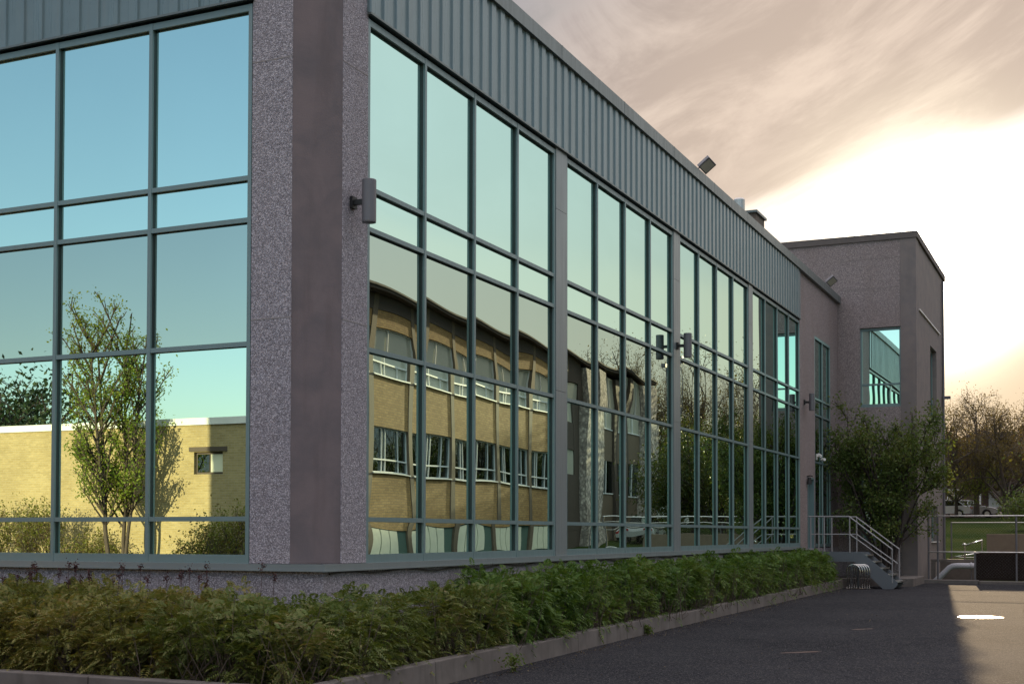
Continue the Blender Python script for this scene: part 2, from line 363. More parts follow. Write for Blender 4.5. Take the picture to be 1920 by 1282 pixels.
# ------------------------------------------------------------------ ground
def gz(y):
    return float(np.interp(y, [-200, 22, 45, 56, 105, 122, 400], [0, 0, .13, .2, 3.0, 3.15, 3.6]))
def sheet(name, xs, ys, dz, m, label, cat):
    mb = MB(); nx = len(xs)
    for y in ys:
        for x in xs: mb.v.append((x, y, gz(y) + dz))
    for j in range(len(ys) - 1):
        for i in range(nx - 1):
            a = j * nx + i; mb.f.append((a, a + 1, a + nx + 1, a + nx))
    return tag(mb.build(name, m), label, cat, kind='structure')
YS = [-600, -200, -60, 0, 22, 45, 56, 70, 85, 105, 122, 200, 400, 1500]
sheet('ground', [-1200, -200, -60, 0, 60, 200, 1200], YS, -.03, M['grass'], 'grassy ground running to the horizon', 'ground')
sheet('asphalt_yard', [-70, -6, 0, 11], [-7.6, 0, 10.2], 0.0, M['asphalt'], 'dark asphalt yard behind the kerb of the hedge', 'asphalt')
sheet('asphalt_lane', [-7.75, 0, 10.4], [10.21, 22, 30, 44.0], 0.0, M['asphalt'], 'dark asphalt lane between hedge kerb and fence', 'asphalt')
sheet('street', [-200, 0, 200], [108, 115, 120], .012, M['asphalt'], 'street with parked cars beyond the lawn', 'street')
sheet('pavement', [-200, 0, 200], [120.02, 122.5], .06, M['concrete'], 'pavement in front of the far houses', 'pavement')
# planter bed soil + kerb
XF, YL = -8.1, 12.617
tag(MB().add([(-31, 10.45, .2), (-6.9, 10.45, .2), (-7.25, 21, .2), (-7.25, 40.0, .28), (-8.12, 40.0, .28), (-8.12, 12.60, .2), (-31, 12.60, .2)], [(0, 1, 2, 3, 4, 5, 6)]).build('planter_soil', M['soil']),
    'dark mulch in the planting bed under the hedge', 'soil', kind='structure')
rng = random.Random(3)
kb = MB()
x = -31.0
while x < -6.95:                                        # left run, kerb blocks with thin joints
    x2 = min(x + 2.4, -6.68); kb.box(x, x2 - .012, 10.28, 10.46, -.05, .25 + rng.uniform(-.008, .008)); x = x2
y = 10.47
def kx(y): return float(np.interp(y, [10.4, 21, 32, 41], [-6.68, -7.10, -7.12, -7.08]))
while y < 39.9:
    y2 = min(y + 2.4, 40.0); z = .25 + gz(y) + rng.uniform(-.01, .01)
    if y < 13: z += .03
    j = rng.uniform(-.012, .012)
    kb.add([(kx(y) - .18 + j, y, -.05), (kx(y) + j, y, -.05), (kx(y2) + j, y2 - .012, -.05), (kx(y2) - .18 + j, y2 - .012, -.05),
            (kx(y) - .17 + j, y, z), (kx(y) - .012 + j, y, z), (kx(y2) - .012 + j, y2 - .012, z), (kx(y2) - .17 + j, y2 - .012, z)],
           [(0, 3, 2, 1), (4, 5, 6, 7), (0, 1, 5, 4), (1, 2, 6, 5), (2, 3, 7, 6), (3, 0, 4, 7)]); y = y2
tag(kb.build('planter_kerb', M['concrete'], bevel=.012), 'weathered concrete kerb along the foot of the hedge', 'kerb', kind='structure')
for (px_, py_, L, r_) in ((-3.97, 18.87, .75, 48), (-3.93, 23.76, .65, 55)):
    p = []
    for k in range(14):
        t = 2 * math.pi * k / 14; a = math.cos(t) * L * .5 * rng.uniform(.7, 1.1); b = math.sin(t) * .07 * rng.uniform(.5, 1.3)
        cr, sr = math.cos(R(r_)), math.sin(R(r_)); p.append((px_ + a * cr - b * sr, py_ + a * sr + b * cr, gz(py_) + .004))
    tag(MB().add(p, [tuple(range(14))]).build('paint_mark', M['orange']), 'faded orange paint mark on the dark asphalt', 'paint mark', 'orange paint marks on the asphalt', 'structure')
t = thing('manhole_cover', (-2.28, 27.85, gz(27.8)), 'round metal manhole cover shining in the sunlit asphalt', 'manhole cover')
mb = MB(); n = 40
pts = [(math.cos(2 * math.pi * k / n), math.sin(2 * math.pi * k / n)) for k in range(n)]
mb.prism([(a * .36, b * .36) for a, b in pts], -.02, .014); mb.build('cover', M['cover'], t)
mb = MB()
for k in range(n):
    a, b = pts[k]; c, d = pts[(k + 1) % n]
    mb.add([(a * .37, b * .37, .010), (a * .44, b * .44, .006), (c * .44, d * .44, .006), (c * .37, d * .37, .010)], [(0, 1, 2, 3)])
mb.build('rim', M['galv'], t)

# ------------------------------------------------------------------ the office building
B0 = (XF, YL, 0)
office = thing('office_building', B0, 'two storey office building of pebbled concrete with teal mirror glass and ribbed metal band', 'building')
def part(mb, name, m, parent=office, label=None, **k):
    o = mb.build(name, m, parent, B0, **k)
    if label: o['label'] = label
    return o
XW, YE, YB = -27.7, 44.26, 60.0          # west end, tower wall, back of the block
# plinth
part(MB().box(XW, XF, YL, YL + .3, -.1, 1.27).box(XF - .3, XF, YL + .301, YE, -.1, 1.27), 'plinth', M['pebble'])
# sill flashing with a lip
mb = MB(); mb.prism([(XW, YL - .05), (XF + .05, YL - .05), (XF + .05, 38.25), (XF - .1, 38.25), (XF - .1, YL + .12), (XW, YL + .12)], 1.272, 1.345)
mb.prism([(XW, YL - .075), (XF + .075, YL - .075), (XF + .075, 38.25), (XF + .052, 38.25), (XF + .052, YL - .052), (XW, YL - .052)], 1.262, 1.278)
part(mb, 'sill', M['sill'])
# cable sagging under the sill
mb = MB(); pts = [(XF + .03, 12.7 + k * .3, 1.235 + .018 * math.sin(k * 1.3) + .012 * math.sin(k * .37)) for k in range(86)]
mb.tube(pts, .011, 5); part(mb, 'cable', M['black'])
# corner: pebble strips, chamfered smooth column
part(MB().box(-9.12, -8.56, YL, YL + .35, 1.35, 9.7), 'pebble_panel', M['pebble'])
part(MB().box(XF - .35, XF, 13.0, 13.56, 1.35, 9.7), 'pebble_panel', M['pebble'])
part(MB().prism([(-8.56, YL + .012), (XF - .012, 13.0), (XF - .35, 13.0), (-8.56, YL + .35)], 1.35, 9.7), 'corner_column', M['column'])
for z in (4.2, 7.25):
    part(MB().box(-9.12, -8.56, YL - .003, YL + .01, z, z + .014), 'panel_joint', M['joint'])
    part(MB().box(XF - .01, XF + .003, 13.0, 13.56, z, z + .014), 'panel_joint', M['joint'])

# curtain walls
ZT = [1.345, 1.87, 3.93, 5.40, 5.90, 7.97]           # transom levels
TH = .028
RR = np.random.RandomState(11)
def pane(P, u0, u1, z0, z1, mat_, win, rowk, amp):
    """sealed unit: a sheet of glass bowed by a millimetre or two. P(u, z, off) -> xyz"""
    nu, nz = 10, 14; mb = MB()
    ph = RR.uniform(0, 6.28, 4); a = amp * RR.uniform(.6, 1.35); sx = RR.uniform(-1, 1) * amp * .9; sz = RR.uniform(-1, 1) * amp * .5
    for j in range(nz):
        for i in range(nu):
            s = 2 * i / (nu - 1) - 1; t_ = 2 * j / (nz - 1) - 1
            w = a * (1 - s * s) * (1 - .8 * t_ * t_) + sx * s + sz * t_ + .22 * amp * math.sin(2.3 * s + 1.7 * t_ + ph[0]) + .12 * amp * math.sin(4.1 * t_ + ph[1] + s)
            mb.v.append(P(u0 + (u1 - u0) * i / (nu - 1), z0 + (z1 - z0) * j / (nz - 1), w))
    for j in range(nz - 1):
        for i in range(nu - 1):
            q = j * nu + i; mb.f.append((q, q + 1, q + nu + 1, q + nu))
    o = part(mb, 'pane', mat_, win, smooth=True)
    return o
def curtain(side, us, name='window', label=None, zt=ZT, plane=None, amp=.0016, spandrel=(2,), org=None):
    """side 'R' runs along y on plane x, side 'L' runs along x on plane y"""
    pl = plane if plane is not None else (XF if side == 'R' else YL)
    gk = [None]
    def bx(mb, u0, u1, z0, z1, d0, d1):
        if gk[0] is not None and d0 < .01 and mb is not gk[0]:
            bx(gk[0], u0 + .004, u1 - .004, z0 + .004, z1 - .004, .0305, d1); d1 = .030
        if side == 'R': mb.box(pl - d1, pl - d0, u0, u1, z0, z1)
        else: mb.box(u0, u1, pl + d0, pl + d1, z0, z1)
    def P(u, z, off):
        return (pl - .058 + off, u, z) if side == 'R' else (u, pl + .058 - off, z)
    fr = MB(); gk[0] = MB(); hw = .026
    lo, hi = min(us), max(us); us = sorted(us)
    for i, u in enumerate(us):
        a, b = u - hw, u + hw
        if i == 0: a, b = u, u + 2 * hw
        if i == len(us) - 1: a, b = u - 2 * hw, u
        bx(fr, a, b, zt[0], zt[-1], 0.0, .11)
    for j, z in enumerate(zt):
        a, b = z - TH, z + TH
        if j == 0: a, b = z, z + .10
        if j == len(zt) - 1: a, b = z - .08, z
        for i in range(len(us) - 1):
            e0 = us[i] + (2 * hw if i == 0 else hw); e1 = us[i + 1] - (2 * hw if i == len(us) - 2 else hw)
            bx(fr, e0 + .0005, e1 - .0005, a, b, .004, .105)
    w = part(fr, 'window', M['frame'])
    if label: w['label'] = label
    part(gk[0], 'gasket', M['gasket'], w)
    for j in range(len(zt) - 1):
        for i in range(len(us) - 1):
            z0, z1 = zt[j] + .01, zt[j + 1] - .01
            m_ = M['glass_s'] if j in spandrel else M['glass']
            # u order so that the face looks outward
            u0, u1 = us[i] + .01, us[i + 1] - .01
            pane(P, u0, u1, z0, z1, m_, w, j, amp * (1.3 if j in spandrel else (.35 if j > 2 else .8)))
    return w
rb = [(13.56, 19.50), (19.97, 25.87), (26.32, 32.16), (32.56, 38.20)]
for k, (a, b) in enumerate(rb):
    w = (b - a) / 4; curtain('R', [a, a + w, a + 2 * w, a + 3 * w, b])
lb = [(-15.17, -9.13), (-21.6, -15.6), (-27.6, -22.05)]
for k, (a, b) in enumerate(lb):
    w = (b - a) / 4; curtain('L', [a, a + w, a + 2 * w, a + 3 * w, b], amp=.0003)
# flat covers over the piers between bays
for a, b in ((19.502, 19.968), (25.872, 26.318), (32.162, 32.558)):
    part(MB().box(XF - .12, XF + .012, a, b, 1.345, 4.03).box(XF - .12, XF + .012, a, b, 4.036, 7.0).box(XF - .12, XF + .012, a, b, 7.006, 8.0), 'pier_cover', M['sill'])
for a, b in ((-15.598, -15.172), (-22.048, -21.602)):
    part(MB().box(a, b, YL - .012, YL + .12, 1.345, 8.0), 'pier_cover', M['sill'])
# ribbed metal band
def ribs(side, u0, u1):
    mb = MB(); pitch = .31; n = int((u1 - u0) / pitch); prof = []
    for k in range(n):
        u = u0 + k * pitch
        prof += [(u, .0), (u + .010, .025), (u + .15, .027), (u + .162, .002)]
        if k % 1 == 0: prof += [(u + .292, .0), (u + .298, .007), (u + .304, .007)]
    prof.append((u1, 0))
    z0, z1 = 8.03, 9.46
    for u, d in prof:
        for z in (z0, z1):
            mb.v.append((XF + .03 + d, u, z) if side == 'R' else (u, YL - .03 - d, z))
    for i in range(len(prof) - 1):
        q = 2 * i; mb.f.append((q, q + 2, q + 3, q + 1) if side == 'R' else (q, q + 2, q + 3, q + 1))
    # closing soffit and drip
    if side == 'R': mb.box(XF - .12, XF + .028, u0, u1, z0 + .004, z1)
    else: mb.box(u0, u1, YL - .028, YL + .12, z0 + .004, z1)
    return mb
part(ribs('R', 13.53, 38.22), 'metal_cladding', M['clad'])
part(MB().box(XF + .0, XF + .058, 13.53, 38.22, 8.003, 8.029), 'drip_trim', M['cap'])
part(MB().box(XW, -9.10, YL - .058, YL, 8.003, 8.029), 'drip_trim', M['cap'])
part(ribs('L', XW, -9.10), 'metal_cladding', M['clad'])
# parapet cap with joints
mb = MB(); y = 13.45
while y < YE - .02:
    y2 = min(y + 3.05, YE - .01); mb.box(XF - .35, XF + .105, y, y2 - .008, 9.445, 9.675)
    mb.box(XF + .06, XF + .108, y2 - .03, y2 + .02, 9.442, 9.678) if y2 < YE - .1 else None
    y = y2
mb.box(XW, XF + .09, YL - .105, 13.40, 9.45, 9.72)
part(mb, 'parapet_cap', M['cap'])
# roof + back walls
part(MB().box(XW + .02, XF - .36, YL + .36, YB, 9.05, 9.2), 'roof', M['tar'])
part(MB().box(XW, XW + .3, YL + .31, YB, 0, 9.44).box(XW + .31, XF - .36, YB - .3, YB, 0, 9.44), 'wall', M['pebble'])
# pebble wall beyond the glass, with door and a tall narrow window
yd0, yd1, yw0, yw1 = 39.25, 40.2, 40.38, 42.88
mb = MB(); x0, x1 = XF - .3, XF
for a, b, c, d in ((38.22, yd0, 1.272, 9.44), (yd0 + .001, yd1, 3.42, 9.44), (yd1 + .001, yw0, 1.272, 9.44), (yw0 + .001, yw1, 7.84, 9.44), (yw1 + .001, YE, 1.272, 9.44)):
    mb.box(x0, x1, a, b, c, d)
part(mb, 'wall', M['pebble_t'])
part(MB().box(XF - .3, XF - .14, yd0 + .06, yd1 - .06, 1.26, 3.36), 'door', M['frame'])
dr = [o for o in office.children if o.name.startswith('door')][0]
part(MB().tube([(XF - .1, yd0 + .16, 2.2), (XF - .06, yd0 + .16, 2.2), (XF - .06, yd0 + .16, 2.45), (XF - .1, yd0 + .16, 2.45)], .012, 6), 'handle', M['galv'], dr)
part(MB().box(XF - .2, XF + .012, yd0, yd0 + .06, 1.26, 3.42).box(XF - .2, XF + .012, yd1 - .06, yd1, 1.26, 3.42).box(XF - .2, XF + .010, yd0 + .061, yd1 - .061, 3.362, 3.42), 'door_frame', M['frame'])
curtain('R', [yw0, 41.63, yw1], zt=[1.30, 3.93, 5.40, 5.90, 7.84], amp=.0012, spandrel=(1,))

# tower block
XT = -5.55; XJ = -6.05; ZTOP = 11.68
wx0, wx1 = -7.37, -6.055
mb = MB(); yq = YE
for a, b, c, d in ((-13.5, XF - .001, 9.2, ZTOP - .22), (XF, wx0, 0, ZTOP - .22), (wx0 + .001, wx1, 8.57, ZTOP - .22), (wx0 + .001, wx1, 4.25, 5.92), (wx0 + .001, wx1, -.1, 1.48)):
    mb.box(a, b, yq, yq + .3, c, d)
part(mb, 'wall', M['pebble_t'], label='pebbled concrete wall of the taller block')
for z in (9.87, 10.85, 5.90, 4.2):
    part(MB().box(XF + .02, wx0 - .002 if z < 8.5 else XJ - .01, yq - .003, yq + .01, z, z + .016), 'panel_joint', M['smooth'])
part(MB().box(XJ, XT, yq - .02, 44.9, -.1, ZTOP - .22), 'corner_pier', M['smooth'])
# side wall with tall recess, ledge
mb = MB(); sx = XT - .02
for a, b, c, d in ((44.905, 48.15, 0, ZTOP - .22), (48.151, 50.05, 8.42, ZTOP - .22), (48.151, 50.05, 2.72, 5.85), (48.151, 50.05, 0, 1.45), (50.051, 52.2, 0, ZTOP - .22)):
    mb.box(sx - .4, sx, a, b, c, d)
part(mb, 'wall', M['smooth'])
for q_ in ((44.95, 50.9, 9.17, 9.21), (48.1, 50.1, 5.80, 5.85), (48.1, 50.1, 1.41, 1.45)): part(MB().box(XT - .019, XT + .035, *q_), 'ledge', M['white'])
part(MB().box(-13.5, XT - .05, 52.2, 52.5, 0, ZTOP - .22).box(-13.5, -13.2, YE + .31, 52.19, 9.2, ZTOP - .22), 'wall', M['pebble_t'])
part(MB().box(-13.5, XT + .05, yq - .05, 52.55, ZTOP - .216, ZTOP).box(-13.45, XT - .1, yq + .1, 52.4, ZTOP + .001, ZTOP + .03), 'parapet_cap', M['cap_t'])
# tower windows
curtain('L', [wx0, wx1], zt=[5.93, 6.68, 8.56], plane=YE + .09, amp=.0012, spandrel=())
curtain('L', [wx0, -6.72, wx1], zt=[1.49, 2.5, 4.24], plane=YE + .09, amp=.0015, spandrel=())
curtain('R', [48.155, 50.045], zt=[5.86, 8.41], plane=sx - .15, amp=.001, spandrel=())
curtain('R', [48.155, 50.045], zt=[1.46, 2.71], plane=sx - .15, amp=.001, spandrel=())
part(MB().tube([(XT + .05, 51.6, .1), (XT + .05, 51.6, 11.3)], .045, 8), 'downpipe', M['lamp'])
part(MB().box(XT, XT + .28, 51.75, 51.95, 6.85, 6.95), 'soffit_light', M['lamp'])

# ------------------------------------------------------------------ things on the building
def sconce(y, label):
    t = thing('wall_lamp', (XF + .02, y, 5.62), label, 'wall lamp', 'cylinder wall lamps on the facade')
    MB().box(-.02, .02, -.055, .055, -.07, .07).box(.02, .14, -.025, .025, -.03, .03).build('bracket', M['black'], t)
    mb = MB(); n = 20
    for z, r in ((-.255, .07), (-.255, .083), (-.235, .085), (.245, .085), (.252, .082), (.252, .066)):
        for k in range(n):
            a = 2 * math.pi * k / n; mb.v.append((.215 + r * math.cos(a), r * math.sin(a), z))
    for j in range(5):
        for k in range(n): mb.f.append((j * n + k, j * n + (k + 1) % n, (j + 1) * n + (k + 1) % n, (j + 1) * n + k))
    mb.f.append(tuple(range(n - 1, -1, -1))); mb.f.append(tuple(5 * n + k for k in range(n)))
    mb.build('lamp_shade', M['lamp'], t)
    return t
s0 = sconce(13.2, 'grey cylinder lamp on the pebbled strip beside the corner column')
copy_thing(s0, (XF + .03, 26.09, 5.62), 0, 'grey cylinder lamp on the metal pier halfway along the glass facade')
copy_thing(s0, (XF + .02, 38.8, 5.62), 0, 'grey cylinder lamp on the pebbled wall above the side door')
def flood(y, label):
    t = thing('floodlight', (XF + .0, y, 9.68), label, 'floodlight', 'floodlights on the roof edge')
    MB().tube([(-.1, 0, 0), (-.1, 0, .12), (.06, 0, .2)], .018, 6).build('bracket', M['lamp'], t)
    # tilted rectangular head
    ca, sa = math.cos(R(38)), math.sin(R(38))
    cf, sf = math.cos(R(32)), math.sin(R(32))
    def P(u, v, w):                       # near edge raised so the lens faces the yard
        q = -v * sf + w * cf
        return (.14 + u * ca - q * sa, v * cf + w * sf, .20 + u * sa + q * ca)
    mb = MB(); vs = [P(a, b, c) for c in (-.05, .05) for a, b in ((-.15, -.15), (.16, -.15), (.16, .15), (-.15, .15))]
    mb.add(vs, [(0, 3, 2, 1), (4, 5, 6, 7), (0, 1, 5, 4), (1, 2, 6, 5), (2, 3, 7, 6), (3, 0, 4, 7)])
    hd = mb.build('lamp_head', M['lamp'], t, bevel=.012)
    MB().add([P(a, b, -.054) for a, b in ((-.12, -.12), (-.12, .12), (.13, .12), (.13, -.12))], [(0, 1, 2, 3)]).build('lens', M['lens'], hd)
    return t
f0 = flood(27.9, 'boxy floodlight tilted over the roof edge above the ribbed band')
copy_thing(f0, (XF, 42.4, 9.68), 0, 'boxy floodlight on the roof edge in front of the taller block')
t = thing('roof_vent', (-9.0, 34.76, 9.2), 'round metal vent pipe standing on the flat roof', 'roof vent')
mb = MB(); mb.tube([(0, 0, 0), (0, 0, 1.15)], .10, 14); mb.build('pipe', M['galv'], t)
MB().tube([(0, 0, 1.15), (0, 0, 1.18), (0, 0, 1.62), (0, 0, 1.66)], [.11, .155, .155, .13], 18).build('cap', M['galv'], t)
t = thing('roof_unit', (-9.7, 38.0, 9.2), 'dark boxed ventilation unit on the roof beside the vent pipe', 'ventilation unit')
MB().box(-.3, .5, -.6, .5, 0, 1.9).build('casing', M['brown'], t, bevel=.02)
MB().box(-.36, .56, -.66, .56, 1.9, 1.97).build('lid', M['cap'], t)
t = thing('security_camera', (XF, 40.6, 4.1), 'white twin security camera on the wall above the side door', 'security camera')
MB().box(0, .03, -.06, .06, -.1, .08).build('mount', M['white'], t)
MB().tube([(.02, 0, 0), (.12, -.02, .0), (.14, -.02, -.03)], .02, 6).build('arm', M['white'], t)
MB().tube([(.10, -.16, .05), (.12, .05, .02)], .048, 10).build('camera_body', M['white'], t)
MB().tube([(.16, .02, -.09), (.28, -.14, -.10)], .045, 10).build('camera_body', M['white'], t)
t = thing('entry_lamp', (XF, 39.18, 3.35), 'small dark lamp beside the head of the side door', 'lamp')
MB().tube([(0, 0, .08), (.10, -.03, .10), (.18, -.04, .08)], .018, 6).build('arm', M['black'], t)
MB().tube([(.08, -.05, .05), (.08, -.05, -.16)], [.05, .075], 10).build('lamp_shade', M['black'], t)

# ------------------------------------------------------------------ stairs
Y0, Y1 = 39.3, 40.5
ST = thing('metal_staircase', (-6.8, 39.9, .1), 'grey metal stairs with landing and pipe rails at the side door', 'staircase')
SO = (-6.8, 39.9, .1)
def sp(mb, name, m, parent=ST, **k): return mb.build(name, m, parent, SO, **k)
sp(MB().box(XF + .08, -6.72, Y0 + .02, Y1 - .02, 1.10, 1.15), 'landing', M['steel'])
sp(MB().box(XF + .08, -6.72, Y0 - .01, Y0 + .018, .89, 1.17), 'edge_plate', M['steel'])
sp(MB().box(XF + .08, -6.72, Y1 - .018, Y1 + .01, .89, 1.17), 'edge_plate', M['steel'])
for yy in (Y0 - .012, Y1 - .016):
    sp(MB().extr([(-6.718, .86), (-5.92, .1), (-5.62, .1), (-5.50, .22), (-5.50, .30), (-6.52, 1.17), (-6.718, 1.17)], 'y', yy, yy + .026), 'stringer', M['steel'])
for k in range(5):
    x_, z_ = -6.62 + k * .235, 1.06 - k * .19
    sp(MB().box(x_, x_ + .26, Y0 + .02, Y1 - .02, z_, z_ + .035), 'tread', M['galv'])
for yy in (Y0, Y1):
    xc = -6.89
    mb = MB(); rr_ = .021
    if yy == Y0: mb.tube([(XF + .01, yy, 2.23), (xc, yy, 2.23), (-5.65, yy, 1.26), (-5.65, yy, .28)], rr_, 8)
    else: mb.tube([(-7.9, yy, 2.23), (xc, yy, 2.23), (-5.62, yy, 1.26), (-5.62, yy, .28)], rr_, 8)
    mb.tube([(XF + .1, yy, 1.70), (xc + .02, yy, 1.70), (-5.66, yy, .82)], rr_ * .85, 8)
    mb.tube([(-7.62, yy, 2.22), (-7.62, yy, 1.17)], rr_, 8).tube([(-6.87, yy, 2.22), (-6.87, yy, 1.15)], rr_, 8).tube([(-8.02, yy, 2.22), (-8.02, yy, 1.17)], rr_, 8)
    sp(mb, 'handrail', M['rail'])
for x_ in (-7.9, -6.85):
    for yy in (Y0 + .05, Y1 - .08):
        sp(MB().box(x_, x_ + .05, yy, yy + .05, .1, 1.1), 'leg', M['steel'])
# planter-side blocks near the stair foot
tag(MB().box(-5.95, -5.3, 41.2, 43.9, .0, .36).box(-8.08, -5.96, 41.22, 41.42, .0, .34).build('planter_kerb', M['concrete'], bevel=.02), 'rough concrete kerb beside the foot of the stairs', 'kerb', kind='structure')
tag(MB().add([(-8.1, 41.4, .3), (-5.93, 41.4, .3), (-5.93, 44.2, .3), (-8.1, 44.2, .3)], [(0, 1, 2, 3)]).build('planter_soil', M['soil']), 'dark soil under the leafy shrub', 'soil', kind='structure')
# bike rack: four parallel hoops
RK = thing('bike_rack', (-6.56, 38.9, .1), 'low bike rack of polished steel hoops beside the hedge end', 'bike rack')
for k in range(5):
    yy = -.2 + k * .10; xo = -.10 + k * .052; mb = MB(); pts = [(-.185 + xo, yy, 0), (-.185 + xo, yy, .55)]
    for q in range(1, 9):
        a = math.pi - math.pi * q / 9; pts.append((xo + .185 * math.cos(a), yy, .55 + .17 * math.sin(a)))
    pts += [(.185 + xo, yy, .55), (.185 + xo, yy, 0)]
    mb.tube(pts, .017, 8); mb.build('hoop', M['chrome'], RK, smooth=True)
for xo in (-.185, .185): MB().tube([(xo - .115, -.23, .02), (xo + .125, .23, .02)], .016, 6).build('base_rail', M['chrome'], RK)

# ------------------------------------------------------------------ foliage helpers
def tubes_np(segs, n=5):
    """segs: (N,8) p0 p1 r0 r1 -> one vertex/face array"""
    s = np.asarray(segs, float); p0, p1, r0, r1 = s[:, :3], s[:, 3:6], s[:, 6], s[:, 7]
    d = p1 - p0; d /= np.linalg.norm(d, axis=1, keepdims=True) + 1e-9
    ref = np.where(np.abs(d[:, 2:3]) > .9, np.array([[1., 0, 0]]), np.array([[0, 0, 1.]]))
    a = np.cross(d, ref); a /= np.linalg.norm(a, axis=1, keepdims=True); b = np.cross(d, a)
    t = np.arange(n) * 2 * math.pi / n
    ring = a[:, None] * np.cos(t)[None, :, None] + b[:, None] * np.sin(t)[None, :, None]
    v = np.concatenate([p0[:, None] + ring * r0[:, None, None], p1[:, None] + ring * r1[:, None, None]], 1).reshape(-1, 3)
    k = np.arange(n); f = np.stack([k, (k + 1) % n, (k + 1) % n + n, k + n], 1)
    fs = (f[None] + (np.arange(len(s)) * 2 * n)[:, None, None]).reshape(-1, 4)
    return v, fs
def leaves_np(P, size, R_, wid=.5, updroop=.0):
    N = len(P); d = R_.normal(size=(N, 3)); d[:, 2] -= updroop; d /= np.linalg.norm(d, axis=1, keepdims=True)
    e = R_.normal(size=(N, 3)); a = np.cross(d, e); a /= np.linalg.norm(a, axis=1, keepdims=True)
    L = size * R_.uniform(.6, 1.3, N)[:, None]; w = L * wid * .5
    nrm = np.cross(d, a)
    v = np.stack([P, P + d * L * .5 + a * w + nrm * L * .08, P + d * L, P + d * L * .5 - a * w + nrm * L * .08], 1).reshape(-1, 3)
    f = (np.array([[0, 1, 2, 3]]) + (np.arange(N) * 4)[:, None])
    return v, f
def grow(R_, p, d, L, r, lev, maxlev, segs, tips, upb, spread, nch, wig=.25, lf=.62):
    n = 4 if lev < maxlev else 3; pts = [np.array(p, float)]; dd = np.array(d, float)
    for i in range(n):
        dd = dd + R_.normal(size=3) * wig * .35; dd[2] += upb; dd /= np.linalg.norm(dd)
        pts.append(pts[-1] + dd * L / n)
    for i in range(n):
        ra = r * (1 - .6 * i / n); rb_ = r * (1 - .6 * (i + 1) / n); segs.append([*pts[i], *pts[i + 1], ra, rb_])
    if lev >= maxlev - 1:
        for i in range(1, n + 1): tips.append((pts[i], dd.copy(), lev))
    if lev < maxlev:
        for k in range(nch[lev]):
            t_ = R_.uniform(.25, 1.0); i = min(int(t_ * n), n - 1); q = pts[i] + (pts[i + 1] - pts[i]) * (t_ * n - i)
            e = R_.normal(size=3); e -= dd * e.dot(dd); e /= np.linalg.norm(e)
            nd = dd * math.cos(spread) + e * math.sin(spread); grow(R_, q, nd, L * lf * R_.uniform(.7, 1.15), r * .5, lev + 1, maxlev, segs, tips, upb, spread, nch, wig, lf)
def make_tree(name, label, cat, group, loc, seed, H, trunk_h, rad, nstem, maxlev, nch, spread, upb, leafn, leafsize, leafmat, bark, shape=None, rot=0, tips_spread=.35, tilt_=(.12, .42), L0=(.55, .8), lf=.62, wig_=.25):
    R_ = np.random.RandomState(seed); segs = []; tips = []
    for s in range(nstem):
        a = R_.uniform(0, 6.28); tilt = .0 if nstem == 1 else R_.uniform(*tilt_)
        d = (math.sin(tilt) * math.cos(a), math.sin(tilt) * math.sin(a), math.cos(tilt))
        base = (0.12 * nstem * .4 * math.cos(a), .12 * nstem * .4 * math.sin(a), 0) if nstem > 1 else (0, 0, 0)
        if nstem == 1:
            segs.append([0, 0, -.2, 0, 0, trunk_h * .5, rad * 1.25, rad]); segs.append([0, 0, trunk_h * .5, 0, 0, trunk_h, rad, rad * .9])
            grow(R_, (0, 0, trunk_h), (0.05, 0, 1), H * .55, rad * .85, 0, maxlev, segs, tips, upb, spread, nch)
            for q in range(5):
                b = q * 1.26 + R_.uniform(0, .6); sp_ = .75
                grow(R_, (0, 0, trunk_h * R_.uniform(.75, 1.1)), (math.cos(b) * math.sin(sp_), math.sin(b) * math.sin(sp_), math.cos(sp_)), H * .48, rad * .55, 0, maxlev, segs, tips, upb, spread, nch)
        else:
            grow(R_, base, d, H * R_.uniform(*L0), rad * R_.uniform(.7, 1.1), 0, maxlev, segs, tips, upb, spread, nch, wig_, lf)
    sg = np.array(segs)
    top = sg[:, 5].max(); k = H / top; sg[:, 2] *= k; sg[:, 5] *= k; kz = k
    if shape: sg[:, 0:2] *= shape; sg[:, 3:5] *= shape
    t = thing(name, loc, label, cat, group); t.rotation_euler = (0, 0, rot)
    v, f = tubes_np(sg, 5); np_build('trunk', v, f, bark, t)
    P = np.array([q[0] for q in tips]); P[:, 2] *= kz
    if shape: P[:, 0:2] *= shape
    idx = R_.randint(0, len(P), leafn); cl = P[idx] + R_.normal(size=(leafn, 3)) * tips_spread
    v, f = leaves_np(cl, leafsize, R_, .55, .2); np_build('crown', v, f, leafmat, t)
    return t

